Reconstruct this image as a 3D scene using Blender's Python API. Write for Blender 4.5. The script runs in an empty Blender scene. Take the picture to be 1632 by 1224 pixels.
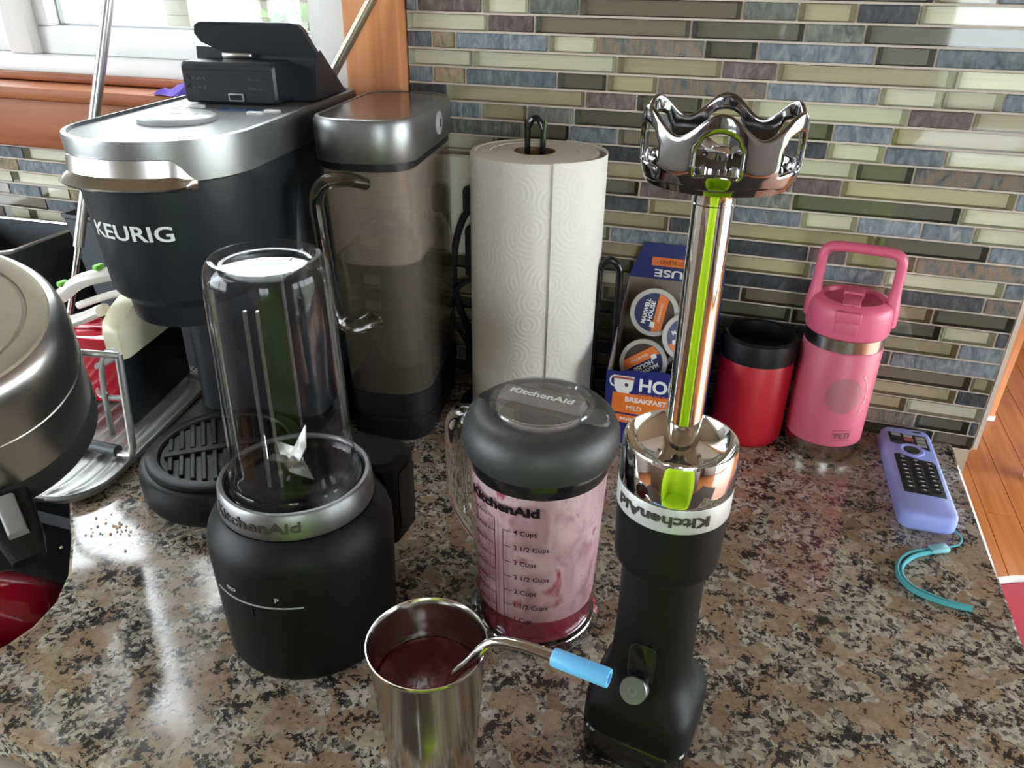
import bpy, bmesh, math, random
from mathutils import Vector, Matrix
from math import sin, cos, pi, radians, atan2, sqrt

random.seed(7)
S = bpy.context.scene
COL = S.collection
CT = 0.92          # worktop height; everything below is measured from the worktop, z = 0

# ------------------------------------------------------------------ camera
cam_data = bpy.data.cameras.new('camera')
cam = bpy.data.objects.new('camera', cam_data)
COL.objects.link(cam)
S.camera = cam
cam_data.sensor_width = 36.0
cam_data.lens = 1226.0 * 36.0 / 1632.0
cam_data.clip_start = 0.02
_p, _y, _r = radians(27.8), radians(17.2), radians(0.85)
_f = Vector((-sin(_y) * cos(_p), cos(_y) * cos(_p), -sin(_p)))
_rt = Vector((cos(_y), sin(_y), 0))
_up = _rt.cross(_f)
_r2 = _rt * cos(_r) + _up * sin(_r)
_u2 = -_rt * sin(_r) + _up * cos(_r)
_m = Matrix(((_r2.x, _u2.x, -_f.x), (_r2.y, _u2.y, -_f.y), (_r2.z, _u2.z, -_f.z))).to_4x4()
_m.translation = (0, 0, 0.45 + CT)
cam.matrix_world = _m

# ------------------------------------------------------------------ sky and exposure
world = bpy.data.worlds.new('overcast_sky')
S.world = world
world.use_nodes = True
wn = world.node_tree.nodes
wn['Background'].inputs[0].default_value = (0.86, 0.93, 1.0, 1)
wn['Background'].inputs[1].default_value = 5.0
S.view_settings.view_transform = 'Standard'
S.view_settings.look = 'None'
S.view_settings.gamma = 1.0
S.view_settings.use_curve_mapping = False
S.view_settings.exposure = 1.62
S.cycles.max_bounces = 10
S.cycles.transparent_max_bounces = 24
S.cycles.caustics_refractive = False
S.cycles.sample_clamp_indirect = 6.0

def portal(name, loc, rot, sx, sy):
    L = bpy.data.lights.new(name, 'AREA')
    L.shape = 'RECTANGLE'; L.size = sx; L.size_y = sy
    L.cycles.is_portal = True
    o = bpy.data.objects.new(name, L); COL.objects.link(o)
    o.location = (loc[0], loc[1], loc[2] + CT); o.rotation_euler = rot
# daylight enters through these five openings (portals only guide the sky light)
portal('daylight_kitchen_window', (-1.0, 0.97, 0.75), (radians(-90), 0, 0), 1.10, 0.90)
portal('daylight_patio_door', (3.22, 1.0, 0.13), (0, radians(90), 0), 2.1, 3.0)
portal('daylight_rear_window', (1.25, -2.62, 0.55), (radians(90), 0, 0), 1.1, 1.3)  # out of view, widened for fill light from the front
portal('daylight_side_window', (-2.22, -0.95, 0.60), (0, radians(-90), 0), 1.3, 2.0)  # added unseen window, there to light the scene from the left
portal('daylight_dining_window', (1.95, 3.52, 0.60), (radians(-90), 0, 0), 1.3, 1.2)

# ------------------------------------------------------------------ materials
def nodes(name):
    m = bpy.data.materials.new(name); m.use_nodes = True
    nt = m.node_tree
    return m, nt, nt.nodes['Principled BSDF']
def rgba(c): return (c[0], c[1], c[2], 1.0)
def P(name, c, rough=0.5, metal=0.0, spec=0.5, coat=0.0, noise=0.0, nscale=40.0, bump=0.0, bscale=200.0, sheen=0.0, trans=0.0, aniso=0.0):
    m, nt, b = nodes(name)
    b.inputs['Base Color'].default_value = rgba(c)
    b.inputs['Roughness'].default_value = rough
    b.inputs['Metallic'].default_value = metal
    b.inputs['Specular IOR Level'].default_value = spec
    b.inputs['Coat Weight'].default_value = coat
    b.inputs['Anisotropic'].default_value = aniso
    tc = nt.nodes.new('ShaderNodeTexCoord')
    if noise:
        n = nt.nodes.new('ShaderNodeTexNoise'); n.inputs['Scale'].default_value = nscale; n.inputs['Detail'].default_value = 4
        nt.links.new(tc.outputs['Object'], n.inputs['Vector'])
        mx = nt.nodes.new('ShaderNodeMix'); mx.data_type = 'RGBA'
        mx.inputs['A'].default_value = rgba([v * (1 - noise) for v in c])
        mx.inputs['B'].default_value = rgba([min(1, v * (1 + noise)) for v in c])
        nt.links.new(n.outputs['Fac'], mx.inputs['Factor']); nt.links.new(mx.outputs['Result'], b.inputs['Base Color'])
    if bump:
        n2 = nt.nodes.new('ShaderNodeTexNoise'); n2.inputs['Scale'].default_value = bscale; n2.inputs['Detail'].default_value = 5
        nt.links.new(tc.outputs['Object'], n2.inputs['Vector'])
        bp = nt.nodes.new('ShaderNodeBump'); bp.inputs['Strength'].default_value = bump; bp.inputs['Distance'].default_value = 0.002
        nt.links.new(n2.outputs['Fac'], bp.inputs['Height']); nt.links.new(bp.outputs['Normal'], b.inputs['Normal'])
    return m
def clear(name, tint=(1, 1, 1), ior=1.45, rough=0.0, haze=0.0, hazecol=(0.8, 0.8, 0.8), gl=(1, 1, 1)):
    """thin clear plastic or glass: see-through, with a Fresnel reflection and an optional cloudy film"""
    m = bpy.data.materials.new(name); m.use_nodes = True
    nt = m.node_tree; nt.nodes.clear()
    out = nt.nodes.new('ShaderNodeOutputMaterial')
    tr = nt.nodes.new('ShaderNodeBsdfTransparent'); tr.inputs[0].default_value = rgba(tint)
    g = nt.nodes.new('ShaderNodeBsdfGlossy'); g.inputs['Roughness'].default_value = rough; g.inputs[0].default_value = rgba(gl)
    fr = nt.nodes.new('ShaderNodeFresnel'); fr.inputs[0].default_value = ior
    ge = nt.nodes.new('ShaderNodeNewGeometry'); mr = nt.nodes.new('ShaderNodeMapRange')   # the same reflection on both faces of a wall
    mr.inputs['To Min'].default_value = ior; mr.inputs['To Max'].default_value = 1.0 / ior
    nt.links.new(ge.outputs['Backfacing'], mr.inputs['Value']); nt.links.new(mr.outputs[0], fr.inputs[0])
    mx = nt.nodes.new('ShaderNodeMixShader')
    nt.links.new(fr.outputs[0], mx.inputs[0]); nt.links.new(g.outputs[0], mx.inputs[2])
    if haze:
        d = nt.nodes.new('ShaderNodeBsdfDiffuse'); d.inputs[0].default_value = rgba(hazecol)
        m2 = nt.nodes.new('ShaderNodeMixShader'); m2.inputs[0].default_value = haze
        nt.links.new(tr.outputs[0], m2.inputs[1]); nt.links.new(d.outputs[0], m2.inputs[2])
        nt.links.new(m2.outputs[0], mx.inputs[1])
    else:
        nt.links.new(tr.outputs[0], mx.inputs[1])
    nt.links.new(mx.outputs[0], out.inputs[0])
    return m
def realglass():
    m, nt, b = nodes('clear_solid_acrylic')
    b.inputs['Base Color'].default_value = (0.97, 0.97, 0.98, 1); b.inputs['Transmission Weight'].default_value = 1.0
    b.inputs['Roughness'].default_value = 0.0; b.inputs['IOR'].default_value = 1.45
    return m
def ramp(nt, stops, interp='LINEAR'):
    r = nt.nodes.new('ShaderNodeValToRGB'); cr = r.color_ramp; cr.interpolation = interp
    while len(cr.elements) > 1: cr.elements.remove(cr.elements[-1])
    cr.elements[0].position = stops[0][0]; cr.elements[0].color = rgba(stops[0][1])
    for p, c in stops[1:]:
        e = cr.elements.new(p); e.color = rgba(c)
    return r

def granite():
    m, nt, b = nodes('granite')
    tc = nt.nodes.new('ShaderNodeTexCoord'); L = nt.links.new
    def noise(sc, det=3, rough=0.5, vec=None, dist=0.0):
        n = nt.nodes.new('ShaderNodeTexNoise'); n.inputs['Scale'].default_value = sc; n.inputs['Detail'].default_value = det; n.inputs['Roughness'].default_value = rough; n.inputs['Distortion'].default_value = dist
        L(vec or tc.outputs['Object'], n.inputs['Vector']); return n
    def mixc(fac, a, bb, k=1.0):
        mx = nt.nodes.new('ShaderNodeMix'); mx.data_type = 'RGBA'
        mf = nt.nodes.new('ShaderNodeMath'); mf.operation = 'MULTIPLY'; mf.inputs[1].default_value = k
        L(fac, mf.inputs[0]); L(mf.outputs[0], mx.inputs['Factor'])
        for v, sock in ((a, 'A'), (bb, 'B')):
            if isinstance(v, tuple): mx.inputs[sock].default_value = rgba(v)
            else: L(v, mx.inputs[sock])
        return mx.outputs['Result']
    warp = noise(80, 4, 0.6)
    mixv = nt.nodes.new('ShaderNodeMix'); mixv.data_type = 'VECTOR'; mixv.inputs['Factor'].default_value = 0.013
    L(tc.outputs['Object'], mixv.inputs['A']); L(warp.outputs['Color'], mixv.inputs['B'])
    v = nt.nodes.new('ShaderNodeTexVoronoi'); v.inputs['Scale'].default_value = 290
    L(mixv.outputs['Result'], v.inputs['Vector'])
    sep = nt.nodes.new('ShaderNodeSeparateColor'); L(v.outputs['Color'], sep.inputs[0])
    # groundmass of small pale, grey and dark grains
    r1 = ramp(nt, [(0.0, (0.045, 0.042, 0.042)), (0.14, (0.14, 0.13, 0.12)), (0.30, (0.30, 0.26, 0.21)), (0.5, (0.46, 0.40, 0.32)), (0.72, (0.60, 0.55, 0.46)), (1.0, (0.36, 0.28, 0.20))])
    L(sep.outputs[0], r1.inputs[0])
    # tan and brown feldspar crystals, a finger wide
    pv = nt.nodes.new('ShaderNodeTexVoronoi'); pv.inputs['Scale'].default_value = 62; pv.inputs['Randomness'].default_value = 1.0
    L(mixv.outputs['Result'], pv.inputs['Vector'])
    ps = nt.nodes.new('ShaderNodeSeparateColor'); L(pv.outputs['Color'], ps.inputs[0])
    rp = ramp(nt, [(0.46, (0, 0, 0)), (0.50, (1, 1, 1))]); L(ps.outputs[0], rp.inputs[0])
    rc = ramp(nt, [(0.0, (0.30, 0.20, 0.125)), (0.35, (0.42, 0.29, 0.185)), (0.65, (0.36, 0.265, 0.18)), (1.0, (0.50, 0.40, 0.29))]); L(ps.outputs[1], rc.inputs[0])
    var = noise(140, 4, 0.6); rv = ramp(nt, [(0.3, (0.72, 0.70, 0.68)), (0.7, (1.1, 1.1, 1.1))]); L(var.outputs['Fac'], rv.inputs[0])
    mul = nt.nodes.new('ShaderNodeMix'); mul.data_type = 'RGBA'; mul.blend_type = 'MULTIPLY'; mul.inputs['Factor'].default_value = 1.0
    L(rc.outputs[0], mul.inputs['A']); L(rv.outputs[0], mul.inputs['B'])
    c1 = mixc(rp.outputs[0], r1.outputs[0], mul.outputs['Result'], 0.88)
    # black mica flecks gathered in loose clusters
    fl = noise(230, 6, 0.68, mixv.outputs['Result']); cl = noise(46, 3)
    add = nt.nodes.new('ShaderNodeMath'); add.operation = 'MULTIPLY_ADD'; add.inputs[1].default_value = 0.6
    L(cl.outputs['Fac'], add.inputs[0]); L(fl.outputs['Fac'], add.inputs[2])
    r3 = ramp(nt, [(0.845, (0, 0, 0)), (0.88, (1, 1, 1))]); L(add.outputs[0], r3.inputs[0])
    c4 = mixc(r3.outputs[0], c1, (0.020, 0.019, 0.021), 0.95)
    L(c4, b.inputs['Base Color'])
    b.inputs['Roughness'].default_value = 0.11
    b.inputs['Specular IOR Level'].default_value = 0.6
    return m
def wood(name, c1, c2, scale=(3, 60, 60), rough=0.35, axis=None):
    m, nt, b = nodes(name); L = nt.links.new
    tc = nt.nodes.new('ShaderNodeTexCoord'); mp = nt.nodes.new('ShaderNodeMapping'); mp.inputs['Scale'].default_value = scale
    L(tc.outputs['Object'], mp.inputs['Vector'])
    n = nt.nodes.new('ShaderNodeTexNoise'); n.inputs['Scale'].default_value = 1.0; n.inputs['Detail'].default_value = 6; n.inputs['Distortion'].default_value = 0.6
    L(mp.outputs[0], n.inputs['Vector'])
    r = ramp(nt, [(0.3, c1), (0.7, c2)]); L(n.outputs['Fac'], r.inputs[0])
    L(r.outputs[0], b.inputs['Base Color']); b.inputs['Roughness'].default_value = rough; b.inputs['Specular IOR Level'].default_value = 0.25
    return m
def slate(name, stops, rough=0.55):
    m, nt, b = nodes(name); L = nt.links.new
    tc = nt.nodes.new('ShaderNodeTexCoord'); oi = nt.nodes.new('ShaderNodeObjectInfo')
    ad = nt.nodes.new('ShaderNodeVectorMath'); ad.operation = 'ADD'
    ml = nt.nodes.new('ShaderNodeMath'); ml.operation = 'MULTIPLY'; ml.inputs[1].default_value = 30
    L(oi.outputs['Random'], ml.inputs[0]); L(tc.outputs['Object'], ad.inputs[0]); L(ml.outputs[0], ad.inputs[1])
    mp = nt.nodes.new('ShaderNodeMapping'); mp.inputs['Scale'].default_value = (150, 150, 70); mp.inputs['Rotation'].default_value = (0, 0.35, 0)
    L(ad.outputs[0], mp.inputs['Vector'])
    n = nt.nodes.new('ShaderNodeTexNoise'); n.inputs['Scale'].default_value = 1.0; n.inputs['Detail'].default_value = 5; n.inputs['Distortion'].default_value = 0.8
    L(mp.outputs[0], n.inputs['Vector'])
    r = ramp(nt, stops); L(n.outputs['Fac'], r.inputs[0])
    hs = nt.nodes.new('ShaderNodeHueSaturation')
    mr = nt.nodes.new('ShaderNodeMapRange'); mr.inputs['To Min'].default_value = 0.75; mr.inputs['To Max'].default_value = 1.25
    L(oi.outputs['Random'], mr.inputs['Value']); L(mr.outputs[0], hs.inputs['Value']); L(r.outputs[0], hs.inputs['Color'])
    L(hs.outputs[0], b.inputs['Base Color']); b.inputs['Roughness'].default_value = rough
    n2 = nt.nodes.new('ShaderNodeTexNoise'); n2.inputs['Scale'].default_value = 1.3; n2.inputs['Detail'].default_value = 6; n2.inputs['Roughness'].default_value = 0.65
    L(mp.outputs[0], n2.inputs['Vector'])
    bp = nt.nodes.new('ShaderNodeBump'); bp.inputs['Strength'].default_value = 1.0; bp.inputs['Distance'].default_value = 0.0035
    L(n2.outputs['Fac'], bp.inputs['Height']); L(bp.outputs['Normal'], b.inputs['Normal'])
    return m
def glass_paint(name, c):
    m, nt, b = nodes(name); L = nt.links.new
    oi = nt.nodes.new('ShaderNodeObjectInfo'); hs = nt.nodes.new('ShaderNodeHueSaturation')
    mr = nt.nodes.new('ShaderNodeMapRange'); mr.inputs['To Min'].default_value = 0.85; mr.inputs['To Max'].default_value = 1.15
    L(oi.outputs['Random'], mr.inputs['Value']); L(mr.outputs[0], hs.inputs['Value']); hs.inputs['Color'].default_value = rgba(c)
    tc = nt.nodes.new('ShaderNodeTexCoord'); mp = nt.nodes.new('ShaderNodeMapping'); mp.inputs['Scale'].default_value = (12, 1, 300)
    L(tc.outputs['Object'], mp.inputs['Vector'])
    n = nt.nodes.new('ShaderNodeTexNoise'); n.inputs['Scale'].default_value = 1; L(mp.outputs[0], n.inputs['Vector'])
    mx = nt.nodes.new('ShaderNodeMix'); mx.data_type = 'RGBA'; mx.blend_type = 'MULTIPLY'; mx.inputs['Factor'].default_value = 0.25
    L(hs.outputs[0], mx.inputs['A']); L(n.outputs['Fac'], mx.inputs['B'])
    L(mx.outputs['Result'], b.inputs['Base Color']); b.inputs['Roughness'].default_value = 0.4
    return m

M = dict(
    granite=granite(),
    wall=P('wall_paint', (0.62, 0.60, 0.56), 0.8), ceil=P('ceiling_boards', (0.27, 0.20, 0.15), 0.9),
    brown=P('dark_wood_panel', (0.10, 0.055, 0.035), 0.4, noise=0.3, nscale=12),
    endpanel=P('counter_end_panel', (0.50, 0.40, 0.32), 0.5),
    floor=wood('hardwood_floor', (0.36, 0.11, 0.03), (0.48, 0.175, 0.06), (60, 2.5, 20), 0.33),
    floorgap=P('floor_seam', (0.12, 0.04, 0.02), 0.6),
    trim=wood('oak_trim', (0.56, 0.21, 0.085), (0.74, 0.35, 0.16), (50, 50, 4), 0.45),
    trimx=wood('oak_trim_long', (0.27, 0.075, 0.02), (0.40, 0.135, 0.045), (4, 50, 60), 0.5),
    vinyl=P('white_vinyl', (0.80, 0.80, 0.79), 0.35),
    pane=clear('window_pane', (0.97, 0.98, 0.98), 1.4),
    screen=clear('insect_screen', (0.9, 0.9, 0.88), 1.02, haze=0.04, hazecol=(0.3, 0.3, 0.28)),
    lawn=P('lawn', (0.24, 0.26, 0.17), 0.9, noise=0.3, nscale=3),
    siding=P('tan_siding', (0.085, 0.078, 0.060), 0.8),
    leaf=P('leaf', (0.05, 0.085, 0.018), 0.6, noise=0.4, nscale=5),
    grout=P('grout', (0.70, 0.59, 0.49), 0.85, bump=0.4, bscale=900),
    tileL=glass_paint('cream_green_glass', (0.80, 0.75, 0.58)), tileO=glass_paint('olive_tan_glass', (0.54, 0.455, 0.29)),
    tileD=glass_paint('dark_olive_glass', (0.15, 0.135, 0.09)), tileB=glass_paint('brown_glass', (0.24, 0.19, 0.13)),
    edgeL=P('cream_glass_edge', (0.30, 0.29, 0.19), 0.4), edgeO=P('olive_glass_edge', (0.21, 0.18, 0.095), 0.4),
    edgeD=P('dark_glass_edge', (0.035, 0.035, 0.022), 0.4), edgeB=P('brown_glass_edge', (0.07, 0.055, 0.035), 0.4),
    tileface=clear('tile_glass_face', (0.96, 0.97, 0.94), 1.5, rough=0.04),
    S=slate('blue_grey_slate', [(0.3, (0.095, 0.12, 0.145)), (0.55, (0.20, 0.235, 0.265)), (0.75, (0.34, 0.365, 0.37))]),
    N=slate('charcoal_slate', [(0.3, (0.025, 0.029, 0.034)), (0.6, (0.065, 0.072, 0.08)), (0.8, (0.13, 0.14, 0.14))]),
    Q=slate('purple_slate', [(0.3, (0.085, 0.052, 0.052)), (0.55, (0.16, 0.11, 0.105)), (0.75, (0.24, 0.19, 0.18))]),
    T=slate('tan_slate', [(0.3, (0.20, 0.145, 0.085)), (0.5, (0.36, 0.27, 0.16)), (0.75, (0.42, 0.37, 0.24))]),
    Mx=slate('multicolour_slate', [(0.25, (0.055, 0.06, 0.065)), (0.42, (0.15, 0.16, 0.15)), (0.55, (0.27, 0.18, 0.11)), (0.75, (0.19, 0.21, 0.19))]),
    G=slate('grey_green_slate', [(0.3, (0.085, 0.09, 0.078)), (0.55, (0.16, 0.17, 0.145)), (0.75, (0.26, 0.27, 0.23))]),
    black=P('black_plastic', (0.007, 0.0075, 0.009), 0.42, spec=0.35), blackmatte=P('matte_black', (0.0035, 0.0035, 0.004), 0.5, spec=0.25),
    gloss=P('gloss_black', (0.010, 0.010, 0.011), 0.12), rubber=P('rubber', (0.02, 0.02, 0.022), 0.75),
    navy=P('slate_black_shell', (0.011, 0.015, 0.021), 0.4, spec=0.4),
    chrome=P('chrome', (0.86, 0.85, 0.84), 0.04, 1.0), dchrome=P('dark_chrome', (0.30, 0.30, 0.31), 0.07, 1.0),
    steel=P('brushed_steel', (0.62, 0.60, 0.57), 0.22, 1.0, aniso=0.6), cupsteel=P('tumbler_steel', (0.62, 0.60, 0.57), 0.15, 1.0), steel2=P('satin_steel', (0.55, 0.53, 0.50), 0.30, 1.0, noise=0.12, nscale=14),
    silver=P('satin_silver', (0.25, 0.255, 0.26), 0.40, 0.95), alu=P('warm_aluminium', (0.30, 0.25, 0.18), 0.6, 0.4, noise=0.2, nscale=60),
    greyplast=P('grey_plastic', (0.33, 0.34, 0.35), 0.35), ltgrey=P('light_grey_plastic', (0.68, 0.69, 0.69), 0.3),
    lid=P('charcoal_lid', (0.038, 0.041, 0.041), 0.42, bump=0.15, bscale=1500),
    clear=clear('clear_plastic', (0.985, 0.985, 0.99), 1.33), clearin=clear('clear_plastic_inside', (0.99, 0.99, 0.99), 1.12), clear2=clear('clear_acrylic', (0.93, 0.93, 0.94), 1.6, haze=0.03, hazecol=(0.9, 0.9, 0.9)),
    smoke=clear('smoked_plastic', (0.88, 0.85, 0.80), 1.3, haze=0.10, hazecol=(0.50, 0.43, 0.33)), water=clear('water', (0.90, 0.88, 0.82), 1.12),
    fog=clear('fogged_plastic', (0.80, 0.77, 0.73), 1.05, haze=0.32, hazecol=(0.55, 0.47, 0.42)),
    glassr=realglass(),
    paper=None, core=P('cardboard_core', (0.22, 0.13, 0.08), 0.9),
    red=P('red_coating', (0.52, 0.010, 0.022), 0.42), pink=P('pink_coating', (0.62, 0.12, 0.185), 0.42),
    pinkp=P('pink_plastic', (0.68, 0.12, 0.22), 0.42), etch=P('etched_steel', (0.40, 0.23, 0.22), 0.4, 0.4), etch2=P('etched_shine', (0.75, 0.55, 0.55), 0.35, 0.5),
    etchd=P('etched_letter', (0.20, 0.11, 0.10), 0.4, 0.3),
    peri=P('periwinkle_silicone', (0.34, 0.42, 0.92), 0.5), keypad=P('keypad', (0.012, 0.012, 0.014), 0.4), keyw=P('key_print', (0.75, 0.75, 0.75), 0.5),
    keyr=P('key_red', (0.45, 0.10, 0.08), 0.4), teal=P('teal_cord', (0.10, 0.50, 0.58), 0.7, bump=0.5, bscale=1500), tealp=P('teal_slider', (0.26, 0.62, 0.70), 0.4),
    blue=P('blue_silicone', (0.15, 0.50, 0.88), 0.35), smoothie=None, straw=P('straw_steel', (0.72, 0.70, 0.68), 0.10, 1.0),
    box=P('navy_carton', (0.012, 0.022, 0.17), 0.45), orange=P('orange_print', (0.80, 0.19, 0.02), 0.5), white=P('white_print', (0.85, 0.85, 0.85), 0.5),
    kraft=P('grey_card', (0.30, 0.24, 0.19), 0.9), pod=P('pod_white', (0.52, 0.50, 0.46), 0.45), navyp=P('navy_print', (0.012, 0.022, 0.10), 0.4), brownp=P('brown_print', (0.06, 0.03, 0.02), 0.5),
    cream=P('cream_plastic', (0.72, 0.66, 0.46), 0.4), tray=P('grey_tray', (0.36, 0.36, 0.34), 0.35, 0.5), wire=P('satin_wire', (0.60, 0.60, 0.58), 0.3, 0.9),
    bin=P('dark_grey_bin', (0.055, 0.065, 0.075), 0.5), sinkm=P('black_sink', (0.005, 0.006, 0.008), 0.5, spec=0.25), mug=P('red_glaze', (0.45, 0.010, 0.025), 0.08, coat=0.5),
    bone=P('off_white_plastic', (0.78, 0.73, 0.68), 0.35), green=P('green_grip', (0.20, 0.62, 0.06), 0.5), purple=P('purple_cloth', (0.13, 0.07, 0.45), 0.8),
    ivory=P('ivory_outlet', (0.85, 0.82, 0.66), 0.4), seat=P('red_seat', (0.50, 0.04, 0.065), 0.65, spec=0.25), rug=P('dark_brown_rug', (0.045, 0.028, 0.020), 0.95), piping=P('white_piping', (0.85, 0.83, 0.82), 0.5),
    lime=P('lime_upholstery', (0.50, 0.74, 0.015), 0.9), jeans=P('dark_trousers', (0.05, 0.05, 0.06), 0.9), skin=P('skin', (0.55, 0.33, 0.24), 0.5), hair=P('brown_hair', (0.06, 0.035, 0.02), 0.6),
    ink=P('dark_ink', (0.008, 0.004, 0.006), 0.6, spec=0.2), engr=P('engraved', (0.09, 0.085, 0.08), 0.3, 0.6), iconw=P('white_icon', (0.55, 0.55, 0.55), 0.5),
    crumb=P('crumb', (0.65, 0.5, 0.33), 0.9), screenb=P('display_blue', (0.06, 0.11, 0.28), 0.2),
)
def paper():
    m, nt, b = nodes('embossed_paper'); L = nt.links.new
    tc = nt.nodes.new('ShaderNodeTexCoord'); sp = nt.nodes.new('ShaderNodeSeparateXYZ'); L(tc.outputs['Object'], sp.inputs[0])
    at = nt.nodes.new('ShaderNodeMath'); at.operation = 'ARCTAN2'; L(sp.outputs['X'], at.inputs[0]); L(sp.outputs['Y'], at.inputs[1])
    ml = nt.nodes.new('ShaderNodeMath'); ml.operation = 'MULTIPLY'; ml.inputs[1].default_value = 0.067; L(at.outputs[0], ml.inputs[0])
    cb = nt.nodes.new('ShaderNodeCombineXYZ'); L(ml.outputs[0], cb.inputs[0]); L(sp.outputs['Z'], cb.inputs[1])
    v = nt.nodes.new('ShaderNodeTexVoronoi'); v.voronoi_dimensions = '2D'; v.inputs['Scale'].default_value = 30; v.inputs['Randomness'].default_value = 1.0
    L(cb.outputs[0], v.inputs['Vector'])
    k = nt.nodes.new('ShaderNodeMath'); k.operation = 'MULTIPLY'; k.inputs[1].default_value = 40.0; L(v.outputs['Distance'], k.inputs[0])
    sn = nt.nodes.new('ShaderNodeMath'); sn.operation = 'SINE'; L(k.outputs[0], sn.inputs[0])
    bp = nt.nodes.new('ShaderNodeBump'); bp.inputs['Strength'].default_value = 0.14; bp.inputs['Distance'].default_value = 0.0010
    L(sn.outputs[0], bp.inputs['Height']); L(bp.outputs['Normal'], b.inputs['Normal'])
    b.inputs['Base Color'].default_value = (0.80, 0.77, 0.70, 1); b.inputs['Roughness'].default_value = 0.95
    b.inputs['Specular IOR Level'].default_value = 0.1
    return m
M['paper'] = paper()
def smoothie():
    m, nt, b = nodes('berry_smoothie'); L = nt.links.new
    tc = nt.nodes.new('ShaderNodeTexCoord')
    n = nt.nodes.new('ShaderNodeTexNoise'); n.inputs['Scale'].default_value = 45; n.inputs['Detail'].default_value = 4; n.inputs['Distortion'].default_value = 1.5
    L(tc.outputs['Object'], n.inputs['Vector'])
    r = ramp(nt, [(0.35, (0.105, 0.008, 0.020)), (0.6, (0.17, 0.018, 0.036)), (0.8, (0.27, 0.07, 0.09))]); L(n.outputs['Fac'], r.inputs[0])
    L(r.outputs[0], b.inputs['Base Color']); b.inputs['Roughness'].default_value = 0.18
    bp = nt.nodes.new('ShaderNodeBump'); bp.inputs['Strength'].default_value = 0.35; bp.inputs['Distance'].default_value = 0.003
    L(n.outputs['Fac'], bp.inputs['Height']); L(bp.outputs['Normal'], b.inputs['Normal'])
    return m
M['smoothie'] = smoothie()
def residue():
    """smoothie film clinging to the inside of the jar: cloudy pink, with streaks and specks"""
    m = bpy.data.materials.new('smoothie_film'); m.use_nodes = True
    nt = m.node_tree; nt.nodes.clear(); L = nt.links.new
    out = nt.nodes.new('ShaderNodeOutputMaterial'); tc = nt.nodes.new('ShaderNodeTexCoord')
    n = nt.nodes.new('ShaderNodeTexNoise'); n.inputs['Scale'].default_value = 48; n.inputs['Detail'].default_value = 6; n.inputs['Distortion'].default_value = 0.7
    mp = nt.nodes.new('ShaderNodeMapping'); mp.inputs['Scale'].default_value = (1, 1, 0.6)
    L(tc.outputs['Object'], mp.inputs['Vector']); L(mp.outputs[0], n.inputs['Vector'])
    r = ramp(nt, [(0.28, (0.52, 0.26, 0.31)), (0.45, (0.76, 0.49, 0.53)), (0.60, (0.84, 0.62, 0.64)), (0.66, (0.52, 0.16, 0.19)), (0.72, (0.36, 0.03, 0.06)), (0.8, (0.80, 0.60, 0.60))])
    L(n.outputs['Fac'], r.inputs[0])
    sz = nt.nodes.new('ShaderNodeSeparateXYZ'); L(tc.outputs['Object'], sz.inputs[0])          # thicker, darker smoothie lower down
    hz_ = nt.nodes.new('ShaderNodeMapRange'); hz_.inputs['From Min'].default_value = 0.03; hz_.inputs['From Max'].default_value = 0.125; hz_.inputs['To Min'].default_value = 0.62; hz_.inputs['To Max'].default_value = 0.0
    L(sz.outputs['Z'], hz_.inputs['Value'])
    mg = nt.nodes.new('ShaderNodeMix'); mg.data_type = 'RGBA'; mg.inputs['B'].default_value = (0.34, 0.13, 0.17, 1)
    L(hz_.outputs[0], mg.inputs['Factor']); L(r.outputs[0], mg.inputs['A'])
    n2 = nt.nodes.new('ShaderNodeTexVoronoi'); n2.inputs['Scale'].default_value = 170; L(tc.outputs['Object'], n2.inputs['Vector'])
    r2 = ramp(nt, [(0.10, (1, 1, 1)), (0.16, (0, 0, 0))]); L(n2.outputs['Distance'], r2.inputs[0])
    n5 = nt.nodes.new('ShaderNodeTexNoise'); n5.inputs['Scale'].default_value = 18; L(tc.outputs['Object'], n5.inputs['Vector'])
    r5 = ramp(nt, [(0.55, (0, 0, 0)), (0.62, (1, 1, 1))]); L(n5.outputs['Fac'], r5.inputs[0])
    mm = nt.nodes.new('ShaderNodeMath'); mm.operation = 'MULTIPLY'; L(r2.outputs[0], mm.inputs[0]); L(r5.outputs[0], mm.inputs[1])
    mx = nt.nodes.new('ShaderNodeMix'); mx.data_type = 'RGBA'; mx.inputs['B'].default_value = (0.12, 0.01, 0.02, 1)
    L(mm.outputs[0], mx.inputs['Factor']); L(mg.outputs['Result'], mx.inputs['A'])
    d = nt.nodes.new('ShaderNodeBsdfDiffuse'); L(mx.outputs['Result'], d.inputs[0])
    tl = nt.nodes.new('ShaderNodeBsdfTranslucent'); L(mx.outputs['Result'], tl.inputs[0])
    ms = nt.nodes.new('ShaderNodeMixShader'); ms.inputs[0].default_value = 0.3; L(d.outputs[0], ms.inputs[1]); L(tl.outputs[0], ms.inputs[2])
    tr = nt.nodes.new('ShaderNodeBsdfTransparent')
    n3 = nt.nodes.new('ShaderNodeMapRange'); n3.inputs['From Min'].default_value = 0.3; n3.inputs['From Max'].default_value = 0.7; n3.inputs['To Min'].default_value = 0.78; n3.inputs['To Max'].default_value = 0.97
    L(n.outputs['Fac'], n3.inputs['Value'])
    m3 = nt.nodes.new('ShaderNodeMixShader'); L(n3.outputs[0], m3.inputs[0]); L(tr.outputs[0], m3.inputs[1]); L(ms.outputs[0], m3.inputs[2])
    L(m3.outputs[0], out.inputs[0])
    return m
M['film'] = residue()

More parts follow.
